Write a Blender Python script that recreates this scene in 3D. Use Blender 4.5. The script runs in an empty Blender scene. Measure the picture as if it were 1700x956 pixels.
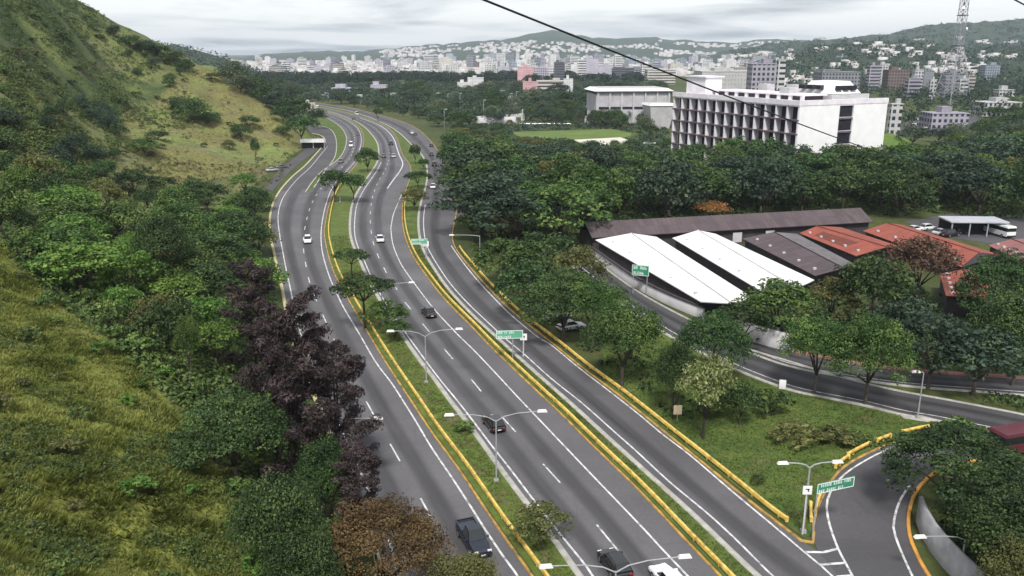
import bpy, math, random
import numpy as np
rng = np.random.default_rng(7)
random.seed(7)
R = math.radians
scene = bpy.context.scene
COL = scene.collection

# ------------------------------------------------------------------ camera
H, YH, F = 41.0, 85.0, 1400.0            # eye height, pixel row of the horizon, focal length in photo pixels
TH = math.atan((478 - YH) / F)
CT, ST = math.cos(TH), math.sin(TH)
cd = bpy.data.cameras.new('camera'); cam = bpy.data.objects.new('camera', cd); COL.objects.link(cam)
cam.location = (0, 0, H); cam.rotation_euler = (math.pi / 2 - TH, 0, 0)
cd.sensor_width = 36; cd.lens = 36 * F / 1700; cd.clip_start = 0.5; cd.clip_end = 30000
scene.camera = cam

def PD(px, py, zc):                       # point seen at photo pixel (px, py) at depth zc
    yc = (py - 478) / F * zc
    return ((px - 850) / F * zc, zc * CT - yc * ST, H - zc * ST - yc * CT)
def depth(py, z=0.0):
    return (H - z) * F / ((py - YH) * CT)
def P(px, py, z=0.0):                     # point at photo pixel on the level z
    return PD(px, py, depth(py, z))
def proj(x, y, z):
    zc = y * CT + (H - z) * ST
    yc = -y * ST + (H - z) * CT
    return 850 + F * x / zc, 478 + F * yc / zc, zc

# ------------------------------------------------------------------ numpy noise
def _hash(ix, iy, s):
    h = (ix.astype(np.int64) * 374761393 + iy.astype(np.int64) * 668265263 + s * 1442695041) & 0x7fffffff
    h = ((h ^ (h >> 13)) * 1274126177) & 0x7fffffff
    return ((h ^ (h >> 16)) & 0xffff) / 65535.0
def vnoise(x, y, s=0):
    x = np.asarray(x, float); y = np.asarray(y, float)
    ix, iy = np.floor(x), np.floor(y); fx, fy = x - ix, y - iy
    fx = fx * fx * (3 - 2 * fx); fy = fy * fy * (3 - 2 * fy)
    a = _hash(ix, iy, s); b = _hash(ix + 1, iy, s); c = _hash(ix, iy + 1, s); d = _hash(ix + 1, iy + 1, s)
    return (a * (1 - fx) + b * fx) * (1 - fy) + (c * (1 - fx) + d * fx) * fy
def fbm(x, y, s=0, o=4):
    t = 0; a = 0.5; n = 0
    for k in range(o):
        t = t + a * vnoise(x * 2 ** k, y * 2 ** k, s + k * 17); n += a; a *= 0.5
    return t / n

# ------------------------------------------------------------------ materials
def _nt(name):
    m = bpy.data.materials.new(name); m.use_nodes = True
    nt = m.node_tree; b = nt.nodes['Principled BSDF']
    b.inputs['Specular IOR Level'].default_value = 0.25
    return m, nt, b
def N(nt, t, **kw):
    n = nt.nodes.new(t)
    for k, v in kw.items():
        if k in n.inputs: n.inputs[k].default_value = v
        else: setattr(n, k, v)
    return n
def ramp(nt, fac, stops):
    r = nt.nodes.new('ShaderNodeValToRGB'); e = r.color_ramp.elements
    while len(e) < len(stops): e.new(0.5)
    for i, (p, c) in enumerate(stops):
        e[i].position = p; e[i].color = (*c, 1)
    nt.links.new(fac, r.inputs[0]); return r.outputs[0]
def mixc(nt, fac, a, b, mode='MIX'):
    m = nt.nodes.new('ShaderNodeMix'); m.data_type = 'RGBA'; m.blend_type = mode
    for sock, v in ((m.inputs[0], fac), (m.inputs[6], a), (m.inputs[7], b)):
        if hasattr(v, 'type') and hasattr(v, 'links'): nt.links.new(v, sock)
        else: sock.default_value = v if not isinstance(v, tuple) else (*v[:3], 1)
    return m.outputs[2]
def noise_out(nt, scale, detail=4, rough=0.6, coord='Object', stretch=None, dist=0.0):
    tc = nt.nodes.new('ShaderNodeTexCoord'); n = nt.nodes.new('ShaderNodeTexNoise')
    n.inputs['Scale'].default_value = scale; n.inputs['Detail'].default_value = detail; n.inputs['Roughness'].default_value = rough
    n.inputs['Distortion'].default_value = dist
    o = tc.outputs[coord]
    if stretch:
        mp = nt.nodes.new('ShaderNodeMapping'); mp.inputs['Scale'].default_value = stretch
        nt.links.new(o, mp.inputs[0]); o = mp.outputs[0]
    nt.links.new(o, n.inputs['Vector'])
    return n.outputs['Fac']
def mat(name, c1, c2=None, scale=1.0, rough=0.8, bump=0.0, metal=0.0, stops=None, bscale=None):
    m, nt, b = _nt(name)
    b.inputs['Roughness'].default_value = rough; b.inputs['Metallic'].default_value = metal
    if c2 is None: c2 = tuple(v * 0.8 for v in c1)
    f = noise_out(nt, scale)
    c = ramp(nt, f, stops or [(0.32, c2), (0.68, c1)])
    nt.links.new(c, b.inputs['Base Color'])
    if bump:
        bn = nt.nodes.new('ShaderNodeBump'); bn.inputs['Strength'].default_value = bump
        nt.links.new(noise_out(nt, bscale or scale * 4), bn.inputs['Height']); nt.links.new(bn.outputs[0], b.inputs['Normal'])
    return m
def leaf_mat(name, dark, mid, light, trans=0.25):
    """foliage: colour varies from clump to clump and leaf to leaf (mesh attribute 'var') and from plant to plant"""
    m, nt, b = _nt(name)
    at = nt.nodes.new('ShaderNodeAttribute'); at.attribute_name = 'var'
    oi = nt.nodes.new('ShaderNodeObjectInfo')
    c = ramp(nt, at.outputs['Fac'], [(0.05, dark), (0.5, mid), (0.95, light)])
    hs = nt.nodes.new('ShaderNodeHueSaturation'); nt.links.new(c, hs.inputs['Color'])
    mr = nt.nodes.new('ShaderNodeMapRange'); mr.inputs[3].default_value = 0.75; mr.inputs[4].default_value = 1.25
    nt.links.new(oi.outputs['Random'], mr.inputs[0]); nt.links.new(mr.outputs[0], hs.inputs['Value'])
    mr2 = nt.nodes.new('ShaderNodeMapRange'); mr2.inputs[3].default_value = 0.485; mr2.inputs[4].default_value = 0.515
    ml = nt.nodes.new('ShaderNodeMath'); ml.operation = 'FRACT'
    m3 = nt.nodes.new('ShaderNodeMath'); m3.operation = 'MULTIPLY'; m3.inputs[1].default_value = 7.31
    nt.links.new(oi.outputs['Random'], m3.inputs[0]); nt.links.new(m3.outputs[0], ml.inputs[0]); nt.links.new(ml.outputs[0], mr2.inputs[0])
    nt.links.new(mr2.outputs[0], hs.inputs['Hue'])
    nt.links.new(hs.outputs[0], b.inputs['Base Color']); b.inputs['Roughness'].default_value = 0.6
    tr = nt.nodes.new('ShaderNodeBsdfTranslucent'); nt.links.new(hs.outputs[0], tr.inputs[0])
    mx = nt.nodes.new('ShaderNodeMixShader'); mx.inputs[0].default_value = trans
    out = nt.nodes['Material Output']
    nt.links.new(b.outputs[0], mx.inputs[1]); nt.links.new(tr.outputs[0], mx.inputs[2]); nt.links.new(mx.outputs[0], out.inputs[0])
    return m

# ------------------------------------------------------------------ mesh building
def raw_mesh(name, V, Q, mats, attr=None, smooth=False, uv=None, midx=None):
    """V (n,3) array, Q (m,k) array of faces with the same number of corners"""
    me = bpy.data.meshes.new(name)
    V = np.asarray(V, np.float32); Q = np.asarray(Q, np.int32); m, k = Q.shape
    me.vertices.add(len(V)); me.vertices.foreach_set('co', V.ravel())
    me.loops.add(m * k); me.loops.foreach_set('vertex_index', Q.ravel())
    me.polygons.add(m); me.polygons.foreach_set('loop_start', np.arange(0, m * k, k, dtype=np.int32))
    me.polygons.foreach_set('loop_total', np.full(m, k, np.int32))
    if smooth: me.polygons.foreach_set('use_smooth', np.ones(m, bool))
    if midx is not None: me.polygons.foreach_set('material_index', np.asarray(midx, np.int32))
    for mm in (mats if isinstance(mats, (list, tuple)) else [mats]): me.materials.append(mm)
    me.update(calc_edges=True)
    if attr is not None:
        a = me.attributes.new('var', 'FLOAT', 'FACE'); a.data.foreach_set('value', np.asarray(attr, np.float32))
    if uv is not None:
        u = me.uv_layers.new(name='UVMap'); u.data.foreach_set('uv', np.asarray(uv, np.float32).ravel())
    return me
def link(name, me, parent=None, kind=None):
    o = bpy.data.objects.new(name, me); COL.objects.link(o)
    if parent is not None: o.parent = parent
    if kind: o['kind'] = kind
    return o
def tag(o, label, cat, group=None):
    o['label'] = label; o['category'] = cat
    if group: o['group'] = group
    return o
def thing(name, label, cat, loc=(0, 0, 0), rz=0.0, group=None):
    o = bpy.data.objects.new(name, None); COL.objects.link(o)
    o.location = loc; o.rotation_euler = (0, 0, rz); o.empty_display_size = 0.5
    return tag(o, label, cat, group)
def dup(root, loc, rz, label=None, group=None, scale=None):
    r = root.copy(); COL.objects.link(r); r.location = loc; r.rotation_euler = (0, 0, rz)
    if label: r['label'] = label
    if group: r['group'] = group
    if scale: r.scale = scale
    for ch in list(root.children):
        c = ch.copy(); COL.objects.link(c); c.parent = r
        for g in ch.children:
            d = g.copy(); COL.objects.link(d); d.parent = c
    return r

class MB:
    def __init__(s): s.v = []; s.f = []; s.mi = []; s.uv = []
    def face(s, pts, mi=0, uv=None):
        i = len(s.v); s.v += [tuple(p) for p in pts]; s.f.append(list(range(i, i + len(pts)))); s.mi.append(mi)
        s.uv.append(uv or [(0, 0)] * len(pts))
    def box(s, c, d, rz=0.0, mi=0, top=None, taper=1.0, topmi=None):
        """box with base centre c, size d; taper shrinks the top"""
        cx, cy, cz = c; w, l, h = d; ca, sa = math.cos(rz), math.sin(rz)
        def pt(x, y, z): return (cx + x * ca - y * sa, cy + x * sa + y * ca, cz + z)
        a = [(-w/2, -l/2), (w/2, -l/2), (w/2, l/2), (-w/2, l/2)]
        lo = [pt(x, y, 0) for x, y in a]; hi = [pt(x * taper, y * taper, h) for x, y in a]
        u = 0
        for k in range(4):
            j = (k + 1) % 4; L = w if k % 2 == 0 else l
            s.face([lo[k], lo[j], hi[j], hi[k]], mi, [(u, 0), (u + L, 0), (u + L, h), (u, h)]); u += L
        s.face(hi, mi if topmi is None else topmi); s.face(lo[::-1], mi if topmi is None else topmi)
    def prism(s, poly, z0, z1, mi=0, topmi=None):
        n = len(poly); u = 0
        ar = sum(poly[k][0] * poly[(k+1) % n][1] - poly[(k+1) % n][0] * poly[k][1] for k in range(n))
        if ar < 0: poly = poly[::-1]
        for k in range(n):
            a, b = poly[k], poly[(k + 1) % n]; L = math.hypot(b[0] - a[0], b[1] - a[1])
            s.face([(*a[:2], z0), (*b[:2], z0), (*b[:2], z1), (*a[:2], z1)], mi, [(u, 0), (u + L, 0), (u + L, z1 - z0), (u, z1 - z0)]); u += L
        s.face([(*p[:2], z1) for p in poly], mi if topmi is None else topmi)
        s.face([(*p[:2], z0) for p in poly][::-1], mi if topmi is None else topmi)
    def tube(s, pts, rad, n=8, mi=0, cap=True):
        from mathutils import Vector
        pts = [Vector(p) for p in pts]
        if not hasattr(rad, '__len__'): rad = [rad] * len(pts)
        rings = []
        for i, p in enumerate(pts):
            d = (pts[min(i + 1, len(pts) - 1)] - pts[max(i - 1, 0)]).normalized()
            a = d.orthogonal().normalized() if i == 0 else (pa - d * pa.dot(d)).normalized()
            pa = a; b = d.cross(a)
            i0 = len(s.v)
            for k in range(n):
                t = 2 * math.pi * k / n
                s.v.append(tuple(p + (a * math.cos(t) + b * math.sin(t)) * rad[i]))
            rings.append(i0)
        for i in range(len(rings) - 1):
            for k in range(n):
                j = (k + 1) % n
                s.f.append([rings[i] + k, rings[i] + j, rings[i + 1] + j, rings[i + 1] + k]); s.mi.append(mi); s.uv.append([(0, 0)] * 4)
        if cap:
            s.f.append([rings[0] + k for k in range(n)][::-1]); s.mi.append(mi); s.uv.append([(0, 0)] * n)
            s.f.append([rings[-1] + k for k in range(n)]); s.mi.append(mi); s.uv.append([(0, 0)] * n)
    def mesh(s, name, mats, smooth=False):
        me = bpy.data.meshes.new(name); me.from_pydata(s.v, [], s.f)
        for m in (mats if isinstance(mats, (list, tuple)) else [mats]): me.materials.append(m)
        me.polygons.foreach_set('material_index', s.mi)
        if smooth: me.polygons.foreach_set('use_smooth', [True] * len(s.f))
        u = me.uv_layers.new(name='UVMap'); u.data.foreach_set('uv', [c for f in s.uv for p in f for c in p])
        me.update(); return me
    def build(s, name, mats, parent=None, kind=None, smooth=False):
        return link(name, s.mesh(name, mats, smooth), parent, kind)

# ------------------------------------------------------------------ polylines
def world(pl, z=0.0): return np.array([P(x, y, z)[:2] for x, y in pl])
def smooth_poly(pts, n):
    """Catmull-Rom through pts, resampled to n points evenly along its length"""
    p = np.asarray(pts, float); p = np.vstack([2 * p[0] - p[1], p, 2 * p[-1] - p[-2]]); out = []
    for i in range(1, len(p) - 2):
        for t in np.linspace(0, 1, 12, endpoint=False):
            a, b, c, d = p[i - 1], p[i], p[i + 1], p[i + 2]
            out.append(0.5 * (2 * b + (c - a) * t + (2 * a - 5 * b + 4 * c - d) * t * t + (3 * b - a - 3 * c + d) * t ** 3))
    out.append(p[-2]); out = np.array(out)
    # light smoothing takes out the tracing's wobble
    for _ in range(10): out[1:-1] = 0.25 * out[:-2] + 0.5 * out[1:-1] + 0.25 * out[2:]
    s = np.concatenate([[0], np.cumsum(np.hypot(*np.diff(out, axis=0).T))])
    if isinstance(n, float): n = max(2, int(s[-1] / n) + 1)
    t = np.linspace(0, s[-1], n)
    return np.stack([np.interp(t, s, out[:, 0]), np.interp(t, s, out[:, 1])], 1)
def normals2(p):
    d = np.gradient(p, axis=0); d /= np.maximum(np.hypot(d[:, 0], d[:, 1]), 1e-9)[:, None]
    return np.stack([d[:, 1], -d[:, 0]], 1)         # to the right of travel
def offset(p, d): return p + normals2(p) * d
def ribbon(name, Lp, Rp, z, m, kind='structure', nu=6, parent=None):
    """sheet between two polylines; u runs across in metres, v along"""
    n = len(Lp); t = np.linspace(0, 1, nu)
    V = np.concatenate([np.concatenate([Lp * (1 - a) + Rp * a, np.full((n, 1), z)], 1) for a in t])
    mid = (Lp + Rp) / 2; s = np.concatenate([[0], np.cumsum(np.hypot(*np.diff(mid, axis=0).T))])
    Q, UV = [], []
    for j in range(nu - 1):
        for i in range(n - 1):
            Q.append((j * n + i, (j + 1) * n + i, (j + 1) * n + i + 1, j * n + i + 1))
            UV += [(t[j], s[i]), (t[j + 1], s[i]), (t[j + 1], s[i + 1]), (t[j], s[i + 1])]
    me = raw_mesh(name, V, Q, m, uv=UV)
    return link(name, me, parent, kind)
def extrude(p, prof, closed=False):
    """sweep a profile [(offset to the right, z)] along polyline p -> V, Q"""
    n = len(p); nr = normals2(p); k = len(prof)
    V = np.concatenate([np.concatenate([p + nr * o, np.full((n, 1), z)], 1) for o, z in prof])
    Q = [(j * n + i, j * n + i + 1, (j + 1) * n + i + 1, (j + 1) * n + i) for j in range(k - 1) for i in range(n - 1)]
    return V, Q
SUN_E, CLOUD_E, HAZE, EXPO, CLOUD_OFF = 1.5, 0.38, 8e-5, 1.55, (0.0, 0.0, 0.0)
# ------------------------------------------------------------------ road edges traced from the photograph, laid on the ground
L_OUT = [(700,1060),(640,960),(618,880),(532,672),(487,557),(470,474),(462,442),(455,410),(450,385),(450,360),(456,335),(469,313),(488,292),(508,275),(527,254),(538,241),(541,234),(538,228),(528,223),(505,220)]
L_RK = [(950,1060),(880,956),(818,868),(760,780),(716,720),(677,660),(639,602),(602,540),(577,497),(553,452),(541,410),(538,385),(540.6,364),(546,340),(554,318),(567,300),(583,283),(595,267),(600,251),(604,235),(602,220),(595,210),(583,201),(566,193),(547,187),(520,181)]
L2_L = [(508,320),(519,303),(535,285),(562,265),(573,248),(576,233),(574,222.7),(566,211),(552,201),(538,194),(512,187)]
L1_R = [(520,312),(535,289),(551,268),(556,258),(558,245),(557,230),(552,219),(545,213),(533,209.5),(505,208)]
M_LK = [(1050,1060),(965,953),(927,898),(867,820),(822,760),(790,715),(747,660),(724,628),(703,602),(676,564),(647,520),(615,466),(599,430),(587,403),(583,380),(584,355),(588,335),(598,314),(610,297),(621,281),(628,268),(630,255),(629,243),(625,233),(616,221),(606,211),(590,201),(570,192.5),(549,185.5),(520,179)]
M_RK = [(1290,1060),(1192,956),(1142,904),(1090,848),(1048,804),(994,752),(963,721),(926,684),(874,635),(846,608),(811,574),(780,541),(758,519),(731,490),(709,461),(688,431),(675,403),(669,380),(667,358),(668,338),(671,322),(677,305),(682,290),(681,277),(675,266),(668,257),(664,245),(660,232),(652,219),(640,209),(626,202.5),(600,193.5),(575,186.5),(549,181.5),(520,175.5)]
R_LK = [(1385,1060),(1262,956),(1207,904),(1153,852),(1097,802),(1038,749),(1006,720),(951,670),(903,628),(857,587),(831,563),(803,538),(773,509),(747,480),(729,455),(708,421),(701,402),(697,380),(697,358),(700,340),(704,325),(709,308),(711,290),(709,272),(702,258),(692,247),(682,238),(671,227),(659,217),(645,208.5),(629,201),(603,191),(575,183),(549,178.5),(520,173)]
R_RK = [(1560,1060),(1440,965),(1392,935),(1341,905),(1298,878),(1255,844),(1208,805),(1150,757),(1106,722),(1067,690),(1016,649),(966,612),(919,573),(858,525),(830,499),(800,468),(771,434),(754,410),(750,389),(755,365),(757,345),(753,328),(748,311),(744,296),(738,278),(733,262),(726,249),(716,236),(703,222),(688,211),(663,200.5),(636,192.5),(608,185),(578,178),(549,174),(520,169.5)]
RAMP_L = [(1452,1060),(1404,975),(1374,935),(1352,903),(1352,872),(1366,828),(1394,784),(1430,760),(1465,744),(1500,731),(1560,719),(1640,712)]
RAMP_R = [(1610,1060),(1538,956),(1516,915),(1506,885),(1506,850),(1520,812),(1550,784),(1600,766),(1680,756)]
STREET_N = [(938,430),(985,468),(1035,506),(1100,550),(1160,582),(1220,612),(1300,643),(1347,655),(1435,672),(1494,687),(1553,697),(1640,715),(1760,740)]   # near edge
STREET_F = [(980,428),(1022,460),(1064,489),(1116,518),(1170,545),(1225,575),(1306,600),(1376,622),(1465,645),(1582,667),(1670,684),(1780,707)]
STREET2_N = [(1225,577),(1306,607),(1400,626),(1500,640),(1600,648),(1760,660)]
STREET2_F = [(1245,560),(1306,582),(1400,602),(1506,617),(1600,624),(1760,634)]
W = {k: smooth_poly(world(v), 160) for k, v in list(globals().items()) if k in ('L_OUT','L_RK','L2_L','L1_R','M_LK','M_RK','R_LK','R_RK','RAMP_L','RAMP_R','STREET_N','STREET_F','STREET2_N','STREET2_F')}

# ------------------------------------------------------------------ terrain on the hill side of the road
CP = [(500,240,385),(480,212,395),(400,163,425),(367,133,445),(320,107,470),(233,60,480),(167,30,465),(127,0,440),(0,0,310),(0,-100,340),
      (0,100,250),(0,200,205),(0,300,165),(100,150,295),(100,230,225),(100,300,200),(200,190,340),(180,320,240),(330,290,290),(420,270,320),(250,100,415),
      (300,150,395),(300,220,350),(350,200,375),(420,200,385),(350,160,410),(200,120,385),(0,956,46),(0,700,66),(0,550,84),(0,400,112),(200,956,54),(200,750,70),
      (200,560,95),(400,956,62),(430,880,66),(370,740,82),(100,480,108),(100,420,130),(200,450,130),(350,500,130),(350,420,160),(0,360,135),(250,340,200),(400,330,235)]
CPW = [PD(*c) for c in CP] + [(-60,20,30),(-30,10,20),(-100,60,38),(-140,110,40),(-200,180,60),(-260,300,88),(-300,450,100),(-235,560,26),(-165,530,3),(-110,480,0),(-120,560,0),(-150,600,0),(-180,640,2),(-100,520,0),(-330,650,44),(-200,700,0),(-245,720,0),(-275,790,10),(-300,795,22),(-330,790,40),(-260,640,14),(-200,790,0),(-225,600,18),(-90,600,0),(-400,550,110),(-400,200,110),(-15,0,8)] + [(x * 1.10 + 8, y * 1.13 + 6, max(z - dz, 0)) for (x, y, z), dz in ((PD(440,178,405), 14), (PD(400,163,425), 17), (PD(367,133,445), 15), (PD(335,115,460), 9))]
CPW = np.array(CPW)
def _phi(r): return np.sqrt(r * r + 144.0)
_A = _phi(np.hypot(CPW[:, None, 0] - CPW[None, :, 0], CPW[:, None, 1] - CPW[None, :, 1]))
_n = len(CPW); _M = np.zeros((_n + 3, _n + 3)); _M[:_n, :_n] = _A; _M[:_n, _n] = 1; _M[:_n, _n + 1:] = CPW[:, :2]; _M[_n:, :_n] = _M[:_n, _n:].T
_wt = np.linalg.solve(_M + np.diag([0.3] * _n + [0] * 3), np.concatenate([CPW[:, 2], [0, 0, 0]]))
_eo = np.array([p for p in W['L_OUT'] if p[1] < P(540, 236)[1]]); _eo = np.vstack([_eo, world([(533,226),(508,214),(488,203),(455,192),(400,184)])]); _o = np.argsort(_eo[:, 1]); EDGE_Y, EDGE_X = _eo[_o, 1], _eo[_o, 0]
def edge_d(x, y): return np.interp(y, EDGE_Y, EDGE_X) - x          # metres to the left of the road's outer edge
def sstep(a, b, x):
    t = np.clip((np.asarray(x) - a) / (b - a), 0, 1); return t * t * (3 - 2 * t)
def T0(x, y):
    x = np.asarray(x, float); y = np.asarray(y, float); out = np.full(x.shape, _wt[_n]) + _wt[_n + 1] * x + _wt[_n + 2] * y
    for k in range(_n): out = out + _wt[k] * _phi(np.hypot(x - CPW[k, 0], y - CPW[k, 1]))
    return out
LANE_C = smooth_poly(world([(440,315),(470,285),(494,266),(520,246),(528,236)]), 40)
def lane_d(x, y):
    d = np.full(np.shape(x), 1e9)
    for a in LANE_C: d = np.minimum(d, np.hypot(x - a[0], y - a[1]))
    return d
def T(x, y):
    x = np.asarray(x, float); y = np.asarray(y, float)
    d = edge_d(x, y); far = sstep(120, 320, y)
    g = (fbm(x / 22 + 9, y / 22, 3, 4) - 0.5) * (1.6 + 6.5 * far) + (fbm(x / 6, y / 6, 8, 3) - 0.5) * 0.9
    gul = np.abs(fbm(x / 34 + 3, y / 60 + 1, 21, 3) - 0.5) * 2 * far * 5.0       # gullies down the far slopes
    z = np.maximum(T0(x, y), 0.0) + g + gul - far * 1.2
    ln = sstep(4.5, 11.0, lane_d(x, y)); dip = sstep(4.2, 5.2, lane_d(x, y))
    return (np.maximum(z, 0.0) * sstep(1.5, 11, d) + sstep(1.0, 5.0, d) * 0.05) * ln - (d < 0.8) * 0.4 - (1 - dip) * 0.15
def PT(px, py, zmin=25.0, zmax=800.0):
    """points where rays through photo pixels meet the hillside (or the flat ground)"""
    px = np.atleast_1d(np.asarray(px, float)); py = np.atleast_1d(np.asarray(py, float))
    zc = np.geomspace(zmin, zmax, 240)[None, :]
    yc = (py[:, None] - 478) / F * zc
    X = (px[:, None] - 850) / F * zc; Y = zc * CT - yc * ST; Z = H - zc * ST - yc * CT
    hit = Z < T(X, Y)
    i = np.where(hit.any(1), hit.argmax(1), 239); r = np.arange(len(px)); j = np.maximum(i - 1, 0)
    a = Z[r, j] - T(X[r, j], Y[r, j]); b = T(X[r, i], Y[r, i]) - Z[r, i]; t = np.clip(a / np.maximum(a + b, 1e-6), 0, 1)
    x = X[r, j] * (1 - t) + X[r, i] * t; y = Y[r, j] * (1 - t) + Y[r, i] * t
    return np.stack([x, y, np.maximum(T(x, y), 0)], 1), hit.any(1)
def inpoly(px, py, poly):
    px = np.asarray(px, float); py = np.asarray(py, float); c = np.zeros(px.shape, bool); n = len(poly)
    for k in range(n):
        (x0, y0), (x1, y1) = poly[k], poly[(k + 1) % n]
        if y0 == y1: continue
        c ^= ((y0 > py) != (y1 > py)) & (px < (x1 - x0) * (py - y0) / (y1 - y0) + x0)
    return c

# the near meadow (photo outline) and the golden spur
MEADOW = [(-60,370),(0,395),(60,470),(130,540),(205,590),(280,660),(350,735),(410,830),(445,960),(450,1100),(-60,1100)]
SPUR = [(200,190),(262,168),(300,125),(318,104),(372,128),(420,160),(470,195),(500,215),(515,240),(470,270),(420,285),(350,300),(290,310),(210,300),(185,240)]

gx = np.linspace(-335, 12, 190); gy = np.linspace(-25, 765, 400)
GX, GY = np.meshgrid(gx, gy); GZ = T(GX, GY)
cols = np.zeros(GX.shape + (3,))
ppx, ppy, pzc = proj(GX, GY, GZ)
mead = inpoly(ppx, ppy, MEADOW) & (pzc < 150) | (GY < 45) & (GX < 0)
spur = inpoly(ppx, ppy, SPUR) & (pzc > 180)
n1 = fbm(GX / 14, GY / 14, 40, 4); n2 = fbm(GX / 45, GY / 60, 41, 4); n3 = fbm(GX / 5, GY / 5, 42, 3)
def lerp(a, b, t): return np.asarray(a) * (1 - t[..., None]) + np.asarray(b) * t[..., None]
c_scr = lerp((0.045, 0.072, 0.024), (0.145, 0.180, 0.058), sstep(0.42, 0.62, 0.6 * n1 + 0.4 * n2))
c_scr = lerp(c_scr, (0.155, 0.17, 0.062), sstep(0.5, 0.62, n2) * 0.55 * (GY > 200))
c_mead = lerp((0.14, 0.16, 0.034), (0.22, 0.24, 0.055), sstep(0.35, 0.65, n1)); c_mead = lerp(c_mead, (0.06, 0.05, 0.025), sstep(0.6, 0.7, n3) * 0.5)
c_spur = lerp((0.165, 0.165, 0.058), (0.175, 0.225, 0.066), sstep(0.4, 0.6, n1)); c_spur = lerp(c_spur, (0.11, 0.09, 0.055), sstep(0.55, 0.68, n3) * 0.6)
# bare brown earth under the spur
soil = sstep(0.0, 1.0, np.clip(1 - np.hypot((GX + 105) / 45, (GY - 290) / 55), 0, 1)) * sstep(0.4, 0.55, n1)
cols = np.where(mead[..., None], c_mead, np.where(spur[..., None], c_spur, c_scr))
cols = lerp(cols, (0.10, 0.072, 0.058), soil * 0.75)
# worn tracks and cuts along the slope
for pl in ([(10,88),(60,78),(110,72),(180,78)], [(195,191),(240,178),(290,164),(315,158)], [(262,228),(310,212),(345,203),(362,192)], [(100,118),(160,108),(215,112)], [(330,250),(400,232),(460,222)]):
    pl = smooth_poly(pl, 60); dd = np.full(GX.shape, 1e9)
    for a in pl: dd = np.minimum(dd, np.hypot(ppx - a[0], (ppy - a[1]) * 1.6))
    cols = lerp(cols, (0.21, 0.175, 0.115), sstep(5.5, 2.0, dd) * 0.7 * (pzc > 150))
for _ in range(2):
    cols[1:-1, 1:-1] = 0.4 * cols[1:-1, 1:-1] + 0.15 * (cols[2:, 1:-1] + cols[:-2, 1:-1] + cols[1:-1, 2:] + cols[1:-1, :-2])
idx = np.arange(GX.size).reshape(GX.shape)
Q = np.stack([idx[:-1, :-1], idx[:-1, 1:], idx[1:, 1:], idx[1:, :-1]], -1).reshape(-1, 4)
m, nt, b = _nt('hill_earth_and_grass')
at = nt.nodes.new('ShaderNodeAttribute'); at.attribute_name = 'col'
nz = noise_out(nt, 0.9, 6, 0.7); nzc = ramp(nt, nz, [(0.3, (0.45, 0.45, 0.5)), (0.7, (1.5, 1.45, 1.3))])
nt.links.new(mixc(nt, 1.0, at.outputs['Color'], nzc, 'MULTIPLY'), b.inputs['Base Color']); b.inputs['Roughness'].default_value = 0.95
bn = nt.nodes.new('ShaderNodeBump'); bn.inputs['Strength'].default_value = 0.9; bn.inputs['Distance'].default_value = 0.6
nt.links.new(noise_out(nt, 1.4, 6, 0.7), bn.inputs['Height']); nt.links.new(bn.outputs[0], b.inputs['Normal'])
me = raw_mesh('hillside', np.stack([GX, GY, GZ], -1).reshape(-1, 3), Q, m, smooth=True)
ca = me.attributes.new('col', 'FLOAT_COLOR', 'POINT'); ca.data.foreach_set('color', np.concatenate([cols.reshape(-1, 3), np.ones((GX.size, 1))], 1).astype(np.float32).ravel())
link('hillside', me, None, 'structure')

# ------------------------------------------------------------------ flat ground out to the horizon
m, nt, b = _nt('ground_grass_and_soil')
big = noise_out(nt, 0.012, 5, 0.65); fine = noise_out(nt, 0.35, 6, 0.7)
c = ramp(nt, big, [(0.35, (0.035, 0.05, 0.016)), (0.55, (0.06, 0.075, 0.022)), (0.72, (0.085, 0.08, 0.04))])
c2 = ramp(nt, fine, [(0.3, (0.6, 0.6, 0.6)), (0.7, (1.35, 1.35, 1.25))])
nt.links.new(mixc(nt, 1.0, c, c2, 'MULTIPLY'), b.inputs['Base Color']); b.inputs['Roughness'].default_value = 0.95
bn = nt.nodes.new('ShaderNodeBump'); bn.inputs['Strength'].default_value = 0.6; bn.inputs['Distance'].default_value = 0.3
nt.links.new(noise_out(nt, 1.2, 6, 0.7), bn.inputs['Height']); nt.links.new(bn.outputs[0], b.inputs['Normal'])
GROUND_M = m
mb = MB(); nG = 20
xs = np.linspace(-9000, 9000, nG); ys = np.linspace(-400, 9400, nG)
for i in range(nG - 1):
    for j in range(nG - 1):
        mb.face([(xs[i], ys[j], -0.03), (xs[i+1], ys[j], -0.03), (xs[i+1], ys[j+1], -0.03), (xs[i], ys[j+1], -0.03)])
mb.build('ground', m, None, 'structure')

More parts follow.
